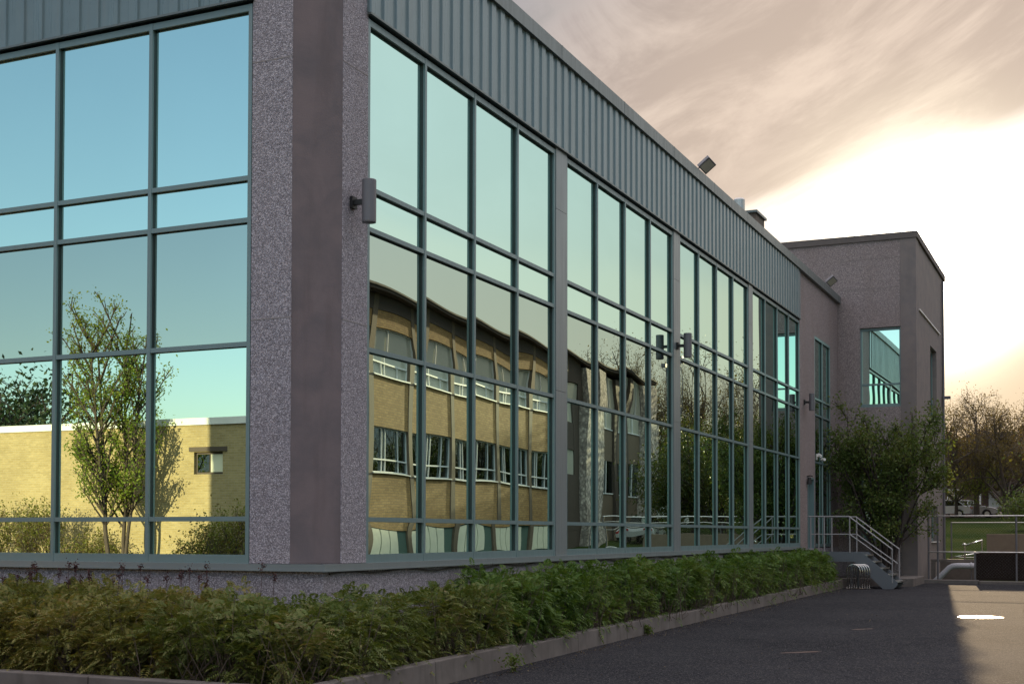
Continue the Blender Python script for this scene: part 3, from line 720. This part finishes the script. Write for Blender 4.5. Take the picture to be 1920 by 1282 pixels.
# ------------------------------------------------------------------ hedge of false spirea
def hedge(name, label, boxes, dens, lmat, seed, step, frond=.2):
    """boxes: (x0,x1,y0,y1,height) strips; plants are mounds of arching pinnate fronds"""
    R_ = np.random.RandomState(seed); C = []
    for x0, x1, y0, y1, h in boxes:
        n = int((x1 - x0) * (y1 - y0) * dens)
        for _ in range(n):
            x_, y_ = R_.uniform(x0, x1), R_.uniform(y0, y1); dist = min(1., R_.uniform(.35, 1.15))
            C.append((x_, y_, h * dist * .62 + .12, R_.uniform(.20, .36), R_.uniform(.22, .40)))
        # guarantee the top reaches the height along the back
    C = np.array(C)
    P = []; D = []
    for cx, cy, cz, rh, rv in C:
        m = int(step * rh * rh * 40)
        d = R_.normal(size=(m, 3)); d[:, 2] = d[:, 2] * .8 + .25; d /= np.linalg.norm(d, axis=1, keepdims=True)
        q = np.array([cx, cy, cz]) + d * np.array([rh, rh, rv]) * R_.uniform(.65, 1.05, (m, 1))
        P.append(q); D.append(d)
    P = np.concatenate(P); D = np.concatenate(D)
    ok = (P[:, 2] > .18) & (P[:, 0] < np.interp(P[:, 1], [10.4, 21, 32, 41], [-6.80, -7.20, -7.22, -7.12]) + .07 * R_.normal(size=len(P))) & (P[:, 1] > 10.48); P = P[ok]; D = D[ok]
    # cull fronds buried deep in other mounds
    keep = np.ones(len(P), bool)
    for cx, cy, cz, rh, rv in C:
        e = ((P[:, 0] - cx) / rh) ** 2 + ((P[:, 1] - cy) / rh) ** 2 + ((P[:, 2] - cz) / rv) ** 2
        keep &= ~(e < .30)
    inside = P[:, 0] < 900
    P = P[keep]; D = D[keep]
    N = len(P); print(name, N); d = D + R_.normal(size=(N, 3)) * .40; d[:, 2] += .10; d /= np.linalg.norm(d, axis=1, keepdims=True)
    L = frond * R_.uniform(.6, 1.3, N)
    side = np.cross(d, np.array([0, 0, 1.]) + R_.normal(size=(N, 3)) * .25); side /= np.linalg.norm(side, axis=1, keepdims=True)
    K = 7; vs = []
    for k in range(K):
        t_ = (k + .6) / K; droop = -.45 * t_ * t_
        c = P + d * (L * t_)[:, None]; c[:, 2] += droop * L
        ll = L * .42 * (1 - .75 * abs(t_ - .35)) * (1.05 - t_ * .55); ww = L * .055
        for sgn in (-1, 1):
            tip = c + side * (sgn * ll)[:, None] + d * (ll * .45)[:, None]; tip[:, 2] -= ll * .25
            mid = c + side * (sgn * ll * .5)[:, None] + d * (ll * .2)[:, None]
            vs += [c, mid + d * ww[:, None], tip, mid - d * ww[:, None]]
    tip0 = P + d * L[:, None]; tip0[:, 2] -= .45 * L; e2 = P + d * (L * .80)[:, None]; e2[:, 2] -= .29 * L
    vs += [e2, e2 + (tip0 - e2) * .4 + side * (L * .06)[:, None], tip0 + (tip0 - e2) * .4, e2 + (tip0 - e2) * .4 - side * (L * .06)[:, None]]
    V = np.stack(vs, 1); q = V.shape[1] // 4
    fs = (np.arange(4)[None, None] + (np.arange(q) * 4)[None, :, None] + (np.arange(N) * q * 4)[:, None, None]).reshape(-1, 4)
    # make every frond one island by welding nothing: colour varies per leaflet, tone per noise
    x0, y0 = C[:, 0].mean(), C[:, 1].mean()
    t = thing(name, (x0, y0, .2), label, 'hedge')
    O_ = np.array([x0, y0, .2]); np_build('foliage', V.reshape(-1, 3) - O_, fs, lmat, t)
    # stems
    sg = []
    for cx, cy, cz, rh, rv in C:
        for _ in range(4):
            bx_, by_ = cx + R_.normal() * .1, cy + R_.normal() * .1; tx, ty, tz = cx + R_.normal() * .16, cy + R_.normal() * .16, cz + rv * R_.uniform(.3, 1.15)
            mx, my = (bx_ + tx) / 2 + R_.normal() * .04, (by_ + ty) / 2 + R_.normal() * .04
            sg.append([bx_, by_, .15, mx, my, tz * .55, .006, .0045]); sg.append([mx, my, tz * .55, tx, ty, tz, .0045, .002])
    v, f = tubes_np(sg, 4); np_build('stem', v - O_, f, M['bark'], t)
    return t, O_
h1, o1 = hedge('hedge', 'low hedge of rusty green feathery leaves beneath the left glass wall', [(-16.5, -8.9, 10.6, 10.95, .5), (-16.5, -8.9, 10.55, 12.3, 1.0), (-16.5, -8.9, 11.6, 12.35, 1.08)], 13, M['leaf_rust'], 5, 48, .145)
h2, o2 = hedge('hedge', 'thin low darker hedge wrapping the corner of the building', [(-8.9, -6.95, 10.6, 10.95, .5), (-7.25, -7.0, 10.6, 15.4, .5), (-8.9, -6.95, 10.55, 12.3, .9), (-8.0, -7.0, 12.3, 15.2, 1.0)], 13, M['leaf_mix'], 6, 38, .15)
h3, o3 = hedge('hedge', 'lush green feathery hedge along the foot of the long glass facade', [(-7.35, -7.1, 15.2, 27, .5), (-7.5, -7.2, 27, 38.9, .55), (-8.0, -7.1, 15.2, 39.0, 1.14), (-8.0, -7.5, 15.6, 38.6, 1.26)], 13, M['leaf_green'], 7, 42, .165)
# dark seed heads standing above the rusty hedge
R_ = np.random.RandomState(4); sg = []; P = []
for k in range(34):
    x_, y_ = R_.uniform(-13.5, -8.4), R_.uniform(11.7, 12.3); zt_ = R_.uniform(1.12, 1.34); lean = R_.normal() * .05
    sg.append([x_, y_, .5, x_ + lean, y_, zt_, .004, .003]); q = np.array([x_ + lean, y_, zt_]); m = 46
    P.append(q + R_.normal(size=(m, 3)) * np.array([.016, .016, .03]))
v, f = tubes_np(sg, 4); np_build('seed_stem', v - o1, f, M['seed'], h1)
v, f = leaves_np(np.concatenate(P), .022, R_, .8); np_build('seed_head', v - o1, f, M['seed'], h1)
# weeds at the kerb
for k, (wx, wy, s, lb_) in enumerate(((-11.1, 10.15, .30, 'small leafy weed in front of the kerb below the rusty hedge'), (-6.62, 14.6, .22, 'trailing weed spilling over the kerb near the corner'), (-7.03, 21.0, .14, 'tiny weed in the kerb joint along the lane'))):
    R_ = np.random.RandomState(70 + k); t = thing('weed', (wx, wy, 0), lb_, 'weed'); m = 170
    a = R_.uniform(0, 6.28, m); r = np.abs(R_.normal(size=m)) * s * .4; z = R_.uniform(.0, 1, m) ** .7 * s
    v, f = leaves_np(np.stack([r * np.cos(a), r * np.sin(a), z], 1), .05, R_, .45); np_build('leaves', v, f, M['leaf_bush'], t)
    sg = [[0, 0, 0, R_.normal() * s * .3, R_.normal() * s * .3, s, .003, .002] for _ in range(8)]; v, f = tubes_np(sg, 4); np_build('stem', v, f, M['bark'], t)

R_ = np.random.RandomState(90); n = 1500; yy = R_.uniform(10.8, 41, n); dx = np.abs(R_.normal(size=n)) * .22 + .02; dx[:160] = R_.uniform(0, 6, 160)
xx = np.interp(yy, [10.4, 21, 32, 41], [-6.66, -7.08, -7.10, -7.06]) + dx
P = np.stack([xx, yy, np.interp(yy, [0, 22, 45], [0, 0, .13]) + .006], 1)
v, f = leaves_np(P, .028, R_, .6); v[:, 2] = np.clip(v[:, 2], np.repeat(P[:, 2], 4) - .001, np.repeat(P[:, 2], 4) + .012)
tag(np_build('leaf_litter', v, f, M['litter']), 'scattered dry leaf litter along the kerb on the asphalt', 'litter', kind='stuff')

# ------------------------------------------------------------------ big multi-stem shrub before the tower
def big_shrub():
    R_ = np.random.RandomState(21); t = thing('shrub', (-6.35, 42.7, .3), 'tall multi-stemmed leafy shrub in front of the taller block behind the stairs', 'shrub')
    segs = []; tips = []
    for s in range(9):
        a = s * .7 + R_.uniform(-.2, .2); tilt = R_.uniform(.08, .34)
        grow(R_, (.18 * math.cos(a), .18 * math.sin(a), 0), (math.sin(tilt) * math.cos(a), math.sin(tilt) * math.sin(a), math.cos(tilt)), R_.uniform(3.2, 4.3), .055, 0, 3, segs, tips, .02, .62, [7, 5, 4], .22, .42)
    sg = np.array(segs); k = 5.75 / sg[:, 5].max(); sg[:, [2, 5]] *= k
    sg[:, [0, 3]] = sg[:, [0, 3]] * .84; sg[:, [1, 4]] *= .72
    v, f = tubes_np(sg, 5); np_build('trunk', v, f, M['bark_d'], t)
    P = np.array([q[0] for q in tips]); P[:, 2] *= k; P[:, 0] *= .84; P[:, 1] *= .72
    P = P[P[:, 2] > 1.2]
    n = 21000; c = P[R_.randint(0, len(P), n)] + R_.normal(size=(n, 3)) * .13
    v, f = leaves_np(c, .105, R_, .5, .3); np_build('crown', v, f, M['leaf_bush'], t)
big_shrub()

# ------------------------------------------------------------------ fence and clutter beyond the lane
def chainlink(mb_wire, x0, x1, y, z0, z1, s=.10):
    sg = []; h = z1 - z0; n = int((x1 - x0 + h) / s)
    for k in range(n):
        a = x0 - h + k * s
        for sg_ in (1, -1):
            if sg_ == 1: p = (a, z0); q = (a + h, z1)
            else: p = (a + h, z0); q = (a, z1)
            (ax, az), (bx, bz) = p, q
            if ax > bx: ax, az, bx, bz = bx, bz, ax, az
            if bx <= x0 or ax >= x1: continue
            if ax < x0: az += (bz - az) * (x0 - ax) / (bx - ax); ax = x0
            if bx > x1: bz = az + (bz - az) * (x1 - ax) / (bx - ax); bx = x1
            if bx - ax > .01: sg.append([ax, y + .002 * sg_, az, bx, y + .002 * sg_, bz, .0012, .0012])
    return sg
def fence(name, label, xs, y, zb, zt_, mid, mesh_to=None, gate=False):
    t = thing(name, (xs[0], y, zb), label, 'fence'); O_ = (xs[0], y, zb)
    for x_ in xs: MB().tube([(x_, y, zb - .1), (x_, y, zt_ + .04)], .032, 10).build('post', M['lamp'], t, O_)
    for z in (zt_, mid): MB().tube([(xs[0], y - .03, z), (xs[-1], y - .03, z)], .02, 8).build('rail', M['galv'], t, O_)
    v, f = tubes_np(chainlink(None, xs[0], xs[-1], y + .03, zb + .05, zt_), 3); np_build('wire_mesh', v - np.array(O_), f, M['wire'], t)
    return t
fence('chain_link_fence', 'chain link fence with pipe rails between the taller block and the yard edge', [-5.24, -4.95, -2.55, .2], 44.5, .25, 2.30, 1.13)
fence('chain_link_fence', 'farther chain link fence standing on the lawn beyond the tan wall', [-6.1, -3.0, 0.2, 3.4, 6.6], 60, .3, 2.22, .7)
tag(MB().box(-5.5, -3.66, 44.0, 44.35, .0, .24).box(-3.64, .35, 43.95, 44.3, .0, .22).build('planter_kerb', M['concrete'], bevel=.02), 'concrete kerb under the chain link fence', 'kerb', kind='structure')
t = thing('privacy_screen', (-3.78, 44.62, .22), 'dark mesh screen panel fixed low behind the fence', 'screen')
MB().box(0, 1.19, 0, .02, 0, .88).build('panel', M['screen'], t)
MB().box(1.24, 3.9, 0, .02, 0, .88).build('panel', M['screen'], t)
MB().box(-.06, -.005, -.03, .05, -.1, .93).build('post', M['lamp'], t)
t = thing('retaining_box', (-5.4, 46.5, 0), 'low open frame of concrete beams around the pale pipe', 'concrete frame')
MB().box(0, 1.6, 0, .15, .76, .86).build('beam', M['concrete'], t, bevel=.01); MB().box(.0, .14, -.001, .149, .1, .755).build('leg', M['concrete'], t); MB().box(.2, 1.6, .9, .95, .1, .75).build('plank_wall', M['wood'], t)
t = thing('drain_pipe', (-5.25, 46.1, .1), 'thick pale elbow pipe rising from the ground behind the fence', 'pipe')
MB().tube([(-.1, 0, -.1), (.12, 0, .1), (.50, 0, .48), (.60, 0, .53), (.75, 0, .545), (1.4, 0, .545)], .10, 14).build('tube', M['pipe'], t, smooth=True)
MB().tube([(1.17, 0, .545), (1.21, 0, .545)], .125, 14).build('flange', M['pipe'], t); MB().tube([(1.19, 0, .1), (1.19, 0, .42)], .02, 6).build('bracket', M['lamp'], t)
tag(MB().box(-4.0, 1.1, 51.6, 51.85, .1, 1.72).build('low_wall', M['tanwall'], bevel=.015), 'low tan wall with a sunlit top edge behind the fence', 'wall')
t = thing('guard_rail', (-4.55, 49, .3), 'sloping polished pipe rail glinting in the sun behind the fence', 'rail')
MB().tube([(0, 0, 1.0), (.62, 0, 1.2)], .03, 16).build('rail', M['mirror'], t, smooth=True); MB().tube([(-.5, 0, .56), (.6, 0, .76)], .025, 16).build('rail', M['mirror'], t, smooth=True)
MB().tube([(-.06, 0, 1.0), (-.04, 0, 1.03), (0, 0, 1.04), (.04, 0, 1.03), (.06, 0, 1.0)], [.01, .05, .06, .05, .01], 14).build('knob', M['mirror'], t, smooth=True)
MB().tube([(.02, 0, 0), (.02, 0, 1.0)], .025, 8).build('post', M['chrome'], t); MB().tube([(.6, 0, 0), (.6, 0, 1.2)], .025, 8).build('post', M['chrome'], t)

# ------------------------------------------------------------------ cars
def car(loc, rot, paint, label, group='parked cars'):
    t = thing('parked_car', loc, label, 'car', group); t.rotation_euler = (0, 0, rot)
    prof = [(-2.15, .32), (-1.85, .30)]
    def arch(cx):
        return [(cx + .38 * math.cos(a), .31 + .38 * math.sin(a)) for a in [math.pi - i * math.pi / 8 for i in range(9)]]
    prof += arch(-1.32) + arch(1.36) + [(1.9, .30), (2.15, .36), (2.2, .62), (2.05, .76), (1.15, .92), (-1.55, .95), (-2.1, .90), (-2.2, .65)]
    mb = MB(); n = len(prof)
    for y_, k in ((-.86, .97), (-.80, 1.0), (.80, 1.0), (.86, .97)):
        for (x_, z_) in prof: mb.v.append((x_ * k, y_, .3 + (z_ - .3) * k))
    for j in range(3):
        for i in range(n): mb.f.append((j * n + i, j * n + (i + 1) % n, (j + 1) * n + (i + 1) % n, (j + 1) * n + i))
    mb.f.append(tuple(range(n - 1, -1, -1))); mb.f.append(tuple(3 * n + i for i in range(n)))
    body = mb.build('body', paint, t)
    def cab(zl, zh, inset, m, name, x0, x1, X0, X1, w0, w1):
        vs = [(x0, -w0, zl), (x1, -w0, zl), (x1, w0, zl), (x0, w0, zl), (X0, -w1, zh), (X1, -w1, zh), (X1, w1, zh), (X0, w1, zh)]
        return MB().add(vs, [(0, 3, 2, 1), (4, 5, 6, 7), (0, 1, 5, 4), (1, 2, 6, 5), (2, 3, 7, 6), (3, 0, 4, 7)]).build(name, m, t, bevel=.03)
    cab(.93, 1.36, 0, M['cargl'], 'windows', -1.75, 1.02, -1.15, .28, .76, .62)
    cab(1.355, 1.43, 0, paint, 'roof', -1.2, .34, -1.0, .15, .64, .58)
    for cx in (-1.32, 1.36):
        for s in (-1, 1):
            w = MB().tube([(cx, s * .66, .31), (cx, s * .86, .31)], .31, 18).build('wheel', M['tyre'], t)
            MB().tube([(cx, s * .80, .31), (cx, s * .87, .31)], .19, 12).build('rim', M['galv'], w)
    for s in (-1, 1):
        MB().box(2.08, 2.19, s * .5, s * .78, .60, .74).build('headlight', M['lens'], t); MB().box(-2.21, -2.1, s * .5, s * .8, .68, .84).build('tail_light', M['red'], t)
    return t
car((-11.9, 111, gz(111) + .01), math.pi, M['carw'], 'white car half hidden behind the end of the taller block')
car((-9.95, 112.4, gz(112) + .01), 0, M['cars'], 'pale silver car on the street in front of the brick houses')
car((-6.3, 112.8, gz(112) + .01), math.pi, M['card'], 'dark car on the street near the right edge')
for k, (x_, y_, m_, lb_) in enumerate(((15.5, 97, 'carw', 'white car mirrored near the middle of the facade'), (10.2, 99, 'cars', 'silver car mirrored beside the pale post'), (4, 112, 'card', 'dark car farther along the street'), (20.5, 98, 'card', 'dark car mirrored beside the brick building end'))):
    car((x_, y_, gz(y_) + .01), R(8 * k), M[m_], lb_, 'cars seen in the glass')
car((9.3, 76.0, gz(76) + .01), R(88), M['carw'], 'pale car parked by the stone pillars, seen only in the glass', 'cars seen in the glass')

# ------------------------------------------------------------------ houses over the street
def house(x0, y0, w, d, h, label, seed):
    z = gz(y0); t = thing('brick_house', (x0, y0, z), label, 'house', 'brick houses across the street')
    MB().box(0, w, 0, d, -.3, h).build('wall', M['brick_h'], t)
    rf = MB().add([(-.5, -.5, h), (w + .5, -.5, h), (w + .5, d + .5, h), (-.5, d + .5, h), (w * .3, d * .5, h + 2.6), (w * .7, d * .5, h + 2.6)],
             [(0, 1, 5, 4), (1, 2, 5), (2, 3, 4, 5), (3, 0, 4), (3, 2, 1, 0)]).build('roof', M['roof'], t)
    MB().box(w * .75, w * .75 + .7, d * .6, d * .6 + .7, h + .6, h + 3.2).build('chimney', M['brick_h'], rf)
    for zz_ in (1.5, 4.3):
        for xx in (.12, .42, .80):
            if zz_ < 2 and abs(xx - .42) < .01: continue
            a = w * xx; wn = MB().box(a, a + 1.3, -.06, .02, zz_ - .1, zz_ + 1.2).build('window', M['white'], t)
            for q in (0, 1): MB().box(a + .08 + q * .6, a + .62 + q * .6, -.075, -.061, zz_, zz_ + 1.1).build('pane', M['glass_n'], wn)
    MB().box(w * .5, w * .5 + 1.0, -.06, .0, .4, 2.5).build('door', M['white'], t)
    pr = MB().box(w * .42, w * .42 + 3.2, -2.0, -.08, -.2, .38).build('porch', M['concrete'], t)
    for q in (0, 1): MB().box(w * .42 + .1 + q * 2.85, w * .42 + .25 + q * 2.85, -1.95, -1.8, .38, 2.8).build('post', M['white'], pr)
    MB().extr([(w * .42 - .2, 2.8), (w * .42 + 3.4, 2.8), (w * .42 + 1.6, 3.9)], 'y', -2.2, -.08).build('porch_roof', M['roof'], t)
    return t
house(-14.3, 126, 9.5, 9, 5.6, 'dark brick house with white windows and porch behind the silver car', 1)
house(-3.2, 127, 9.5, 9, 5.8, 'dark brick house at the right edge beyond the trees', 2)
house(-28, 126, 11, 9, 5.6, 'dark brick house hidden behind the office building', 3)
house(9.5, 128, 10, 9, 5.7, 'dark brick house behind the park trees', 4)
house(24, 128, 10, 9, 5.7, 'dark brick house at the end of the row', 5)

# ------------------------------------------------------------------ trees
ga = 'budding trees along the street'
T1 = make_tree('street_tree', 'wide budding tree with bare twigs rising beside the taller block', 'tree', ga, (-11.6, 102, gz(102)), 31, 10.4, 2.0, .22, 1, 4, [4, 4, 4, 3], .62, .05, 9000, .13, M['leaf_gold'], M['bark'])
T2 = make_tree('street_tree', 'rounded golden budding tree near the right edge over the houses', 'tree', ga, (-6.6, 104, gz(104)), 33, 8.8, 1.8, .2, 1, 4, [4, 4, 4, 3], .66, .04, 8000, .13, M['leaf_gold'], M['bark'])
T3 = make_tree('street_tree', 'yellow green tree low in front of the brick houses', 'tree', ga, (-10.6, 108, gz(106)), 35, 6.5, 1.6, .14, 1, 3, [5, 5, 4], .7, .03, 9000, .14, M['leaf_spring'], M['bark'])
ex = [(T1, -9.0, 107, 1.3, 'budding tree standing between the silver car and the houses'), (T2, -13.5, 110, 2.2, 'budding tree partly behind the taller block end'), (T2, -8.0, 121, .6, 'golden tree over the pavement before the brick house'),
      (T1, -3.5, 108, 2.9, 'wide budding tree beyond the right edge'), (T1, -22, 106, .5, 'budding tree hidden behind the office'), (T2, 2.5, 110, 4.1, 'golden tree on the lawn right of view'),
      (T1, 16.5, 93, 4.4, 'tall bare tree mirrored in the middle of the facade'), (T1, 11.5, 96, 3.3, 'tall twiggy tree mirrored left of the last bays'), (T2, 7.4, 99, .2, 'golden tree mirrored in the last bays'), (T1, 21, 97, 1.7, 'tall bare tree mirrored beside the brick building end'),
      (T2, 13.0, 106, 5.1, 'golden tree mirrored low behind the tall ones'), (T1, 6, 104, 2.2, 'twiggy tree mirrored near the taller block'), (T2, 19, 110, 3.6, 'golden tree farther back, seen in the glass'), (T2, -5.2, 125, 2.0, 'golden tree over the right hand house')]
for src, x_, y_, r_, lb_ in ex:
    c_ = copy_thing(src, (x_, y_, gz(y_)), r_, lb_)
    if ('mirrored' in lb_ or 'glass' in lb_) and y_ < 100: c_.scale = (1.3, 1.3, 1.38)
D1 = make_tree('park_tree', 'dense dark tree mirrored in the lower panes of the last bays', 'tree', 'dark park trees', (4.5, 78, gz(78)), 41, 7.4, 1.4, .2, 1, 3, [5, 5, 5], .7, .03, 17000, .18, M['leaf_park'], M['bark_d'], tips_spread=.5)
for x_, y_, r_, lb_ in ((8.6, 84, 1.2, 'dark park tree mirrored in the third bay'), (13.6, 88, 2.2, 'dark park tree behind the mirrored cars'), (1.8, 66, 3.1, 'dark park tree by the yard fence')): copy_thing(D1, (x_, y_, gz(y_)), r_, lb_)
SB = make_tree('garden_bush', 'dark leafy bush at the right edge before the houses', 'bush', 'garden bushes', (-3.6, 86, gz(86)), 52, 3.4, .3, .06, 6, 3, [5, 4, 3], .7, .02, 6000, .16, M['leaf_bush'], M['bark_d'], tips_spread=.3)

# ------------------------------------------------------------------ what the left glass mirrors: low brick building, maple, bushes
YWALL = -7.6
t = thing('brick_building', (-25, YWALL, 0), 'low yellow brick building mirrored in the left glass wall', 'building'); O_ = (-25, YWALL, 0)
MB().box(-62, -25.97, YWALL - .4, YWALL, -.1, 5.08).box(-25.969, -24.83, YWALL - .4, YWALL, -.1, 3.52).box(-25.969, -24.83, YWALL - .4, YWALL, 4.22, 5.08).box(-24.829, 5, YWALL - .4, YWALL, -.1, 5.08).box(4.6, 5, YWALL - 20, YWALL - .41, -.1, 5.08).build('wall', M['brick_w'], t, O_)
MB().box(-62, 5.05, YWALL - .5, YWALL + .06, 5.081, 5.30).box(4.5, 5.05, YWALL - 20, YWALL - .51, 5.081, 5.30).build('parapet_cap', M['white'], t, O_)
MB().box(-62, 4.59, YWALL - 20, YWALL - .41, 4.7, 4.8).build('roof', M['tar'], t, O_)
w = MB().box(-25.96, -24.84, YWALL - .2, YWALL - .12, 3.53, 4.21).build('window', M['brown'], t, O_)
MB().box(-25.90, -25.43, YWALL - .119, YWALL - .10, 3.59, 4.15).build('pane', M['glass_n'], w, O_); MB().box(-25.37, -24.90, YWALL - .119, YWALL - .10, 3.59, 4.15).build('pane', M['offwhite'], w, O_)
MB().box(-26.15, -24.65, YWALL - .01, YWALL + .04, 4.24, 4.38).build('lintel', M['brown'], t, O_)
tag(MB().box(-33.5, -22, YWALL - 17.5, YWALL - 9.2, 4.81, 6.25).build('rooftop_block', M['brick_w']), 'ochre brick block behind the low building', 'building')
bpy.data.objects['rooftop_block'].parent = t; bpy.data.objects['rooftop_block'].location = (25, -YWALL, 0)
for k_ in ('label', 'category'): del bpy.data.objects['rooftop_block'][k_]
make_tree('maple_tree', 'narrow upright maple mirrored in the left glass wall', 'tree', None, (-27.75, -6.2, 0), 61, 9.1, 1.0, .085, 4, 3, [30, 6, 3], .60, .10, 13500, .092, M['leaf_maple'], M['bark'], .98, tips_spread=.12, tilt_=(.02, .11), L0=(.72, 1.0), lf=.22, wig_=.07)
make_tree('broad_tree', 'dark broad tree behind the low brick building', 'tree', None, (-43.3, -18, 0), 63, 9.0, 2.5, .25, 1, 3, [6, 6, 5], .7, .03, 16000, .24, M['leaf_ever'], M['bark_d'], tips_spread=.5)
bb = make_tree('garden_bush', 'wild reddish green bush by the mirrored brick wall', 'bush', 'bushes by the brick wall', (-31.0, -6.3, 0), 65, 2.9, .2, .03, 7, 3, [5, 4, 3], .5, .06, 2600, .09, M['leaf_wild'], M['bark'], .8, tips_spread=.15)
copy_thing(bb, (-32.9, -6.1, 0), 2., 'wild bush farthest left along the mirrored brick wall'); copy_thing(bb, (-29.0, -6.6, -.9), 3., 'low bush left of the mirrored maple'); copy_thing(bb, (-24.8, -6.5, -.8), 4., 'shaded low bush in the shadow on the brick wall')
copy_thing(bb, (-23.6, -6.3, -.2), 5., 'dark bush at the shaded end of the brick wall')

# ------------------------------------------------------------------ what the long facade mirrors: brick school-like building across the lane
XN = 10.9
NB = thing('brick_building', (XN, 45, 0), 'three storey tan brick building mirrored in the long glass facade', 'building'); NO = (XN, 45, 0)
def nb(mb, name, m, parent=NB, **k): return mb.build(name, m, parent, NO, **k)
piers = [29.1, 33.2, 37.3, 41.35, 45.4, 49.55, 53.5, 57.9, 61.9, 65.9]
brk = MB(); brn = MB(); pie = MB(); sil = MB(); low = MB(); grn = MB()
for i in range(len(piers) - 1):
    a, b = piers[i] + .22, piers[i + 1] - .22
    brk.box(XN, XN + .3, a, b, 2.15, 4.12).box(XN, XN + .3, a, b, 6.1, 8.2).box(XN, XN + .3, a, b, 10.1, 10.85)
    brn.box(XN - .04, XN + .3, a, b, 10.851, 11.45)
    sil.box(XN - .1, XN + .05, a, b, 4.121, 4.17).box(XN - .1, XN + .05, a, b, 8.201, 8.25)
    grn.box(XN + .08, XN + .3, a, b, -.1, 2.149)
    wq = (b - a) / 4.6
    for q in range(3): low.box(XN + .03, XN + .079, a + .05 + q * (wq + .10), a + .05 + q * (wq + .10) + wq, .7, 2.10)
    for (z0, z1, up_) in ((4.175, 6.098, 0), (8.255, 10.098, 1)):
        w_ = MB(); e = .05
        w_.box(XN + .12, XN + .2, a, a + e, z0, z1).box(XN + .12, XN + .2, b - e, b, z0, z1).box(XN + .12, XN + .2, a + e, b - e, z0, z0 + e).box(XN + .12, XN + .2, a + e, b - e, z1 - e, z1)
        w_.box(XN + .10, XN + .19, a + e, b - e, z0 + .52, z0 + .58)
        for fr_ in (.27, .36, .72):
            w_.box(XN + .11, XN + .185, a + (b - a) * fr_, a + (b - a) * fr_ + .035, z0 + e, z0 + .519)
            if not up_ or fr_ == .36: w_.box(XN + .11, XN + .185, a + (b - a) * fr_, a + (b - a) * fr_ + .03, z0 + .581, z1 - e)
        wo_ = nb(w_, 'window', M['white'])
        nb(MB().box(XN + .205, XN + .24, a, b, z0, z1), 'pane', M['glass_l'] if up_ else M['glass_n'], wo_)
for p_ in piers: pie.box(XN - .05, XN + .3, p_ - .218, p_ + .218, -.1, 11.45)
nb(brk, 'wall', M['brick']); nb(brn, 'fascia_panel', M['brown']); nb(pie, 'pier', M['pier']); nb(sil, 'sill', M['white']); nb(low, 'lower_panel', M['offwhite']); nb(grn, 'base_wall', M['greenpanel'])
# second section with stone pillars
nb(MB().box(XN, XN + .3, 66.13, 69.4, 2.15, 5.0).box(XN, XN + .3, 66.13, 69.4, 10.0, 11.45).box(XN, XN + .3, 68.3, 69.4, 5.001, 9.999).box(XN + .02, XN + .3, 66.13, 69.4, -.1, 2.149).box(XN + .02, XN + .3, 66.13, 68.29, 6.4, 8.0), 'wall', M['brown'])
nb(MB().box(XN + .1, XN + .12, 66.13, 68.29, 5.01, 6.39).box(XN + .1, XN + .12, 66.13, 68.29, 8.01, 9.99), 'pane', M['glass_l'])
nb(MB().box(XN - .6, XN + .3, 69.41, 71.4, -.1, 11.2).box(XN - .6, XN + .3, 79.3, 81.2, -.1, 11.2), 'stone_pillar', M['stone'])
for a, b in ((71.9, 75.2), (76.2, 79.2)):
    nb(MB().box(XN + .05, XN + .3, a, b, -.1, 4.0).box(XN + .05, XN + .3, a, b, 6.1, 8.0), 'wall', M['pier'])
    w_ = nb(MB().box(XN - .0, XN + .1, a, b, 4.01, 4.08).box(XN, XN + .1, a, b, 8.01, 8.08).box(XN + .02, XN + .1, (a + b) / 2, (a + b) / 2 + .07, 4.081, 6.09).box(XN + .02, XN + .1, (a + b) / 2, (a + b) / 2 + .07, 8.081, 11.2), 'window', M['white'])
    nb(MB().box(XN + .12, XN + .2, a, b, 4.081, 6.09), 'pane', M['glass_n'], w_); nb(MB().box(XN + .12, XN + .2, a, b, 8.081, 11.2), 'pane', M['glass_l'], w_)
nb(MB().box(XN - .2, XN + .3, 71.41, 71.89, -.1, 11.2).box(XN - .2, XN + .3, 75.21, 76.19, -.1, 11.2), 'pier', M['brown'])
nb(MB().box(XN - .55, XN + 14, 28.9, 81.6, 11.46, 11.62).box(XN - .35, XN + .3, 28.9, 66.1, 11.452, 11.459), 'roof', M['brown'])
nb(MB().box(XN - .62, XN - .552, 28.9, 81.6, 11.58, 11.66), 'gutter', M['concrete'])
nb(MB().box(XN + .31, XN + 14, 28.9, 29.2, -.1, 11.45).box(XN + .31, XN + 14, 81.2, 81.5, -.1, 11.45).box(XN + 13.7, XN + 14, 29.21, 81.19, -.1, 11.45), 'wall', M['brick'])
# light pole at its far end, white post, low barrier
t = thing('light_pole', (9.4, 82.5, gz(82)), 'thin light pole with two lamp heads mirrored beside the brick building end', 'light pole')
MB().tube([(0, 0, 0), (0, 0, 11.6)], [.09, .06], 8).build('pole', M['lamp'], t); MB().tube([(0, -.9, 11.0), (0, 0, 11.2), (0, .7, 11.5)], .04, 6).build('arm', M['lamp'], t)
MB().box(-.25, .25, -1.2, -.8, 10.95, 11.2).build('lamp_head', M['lamp'], t); MB().box(-.25, .25, .6, 1.0, 11.45, 11.75).build('lamp_head', M['lamp'], t)
t = thing('bollard', (11.6, 93, gz(93)), 'white post on the lawn mirrored between the parked cars', 'post'); MB().tube([(0, 0, 0), (0, 0, 1.5), (0, 0, 1.6)], [.16, .16, .1], 12).build('post', M['white'], t)
print('built', len(bpy.data.objects))
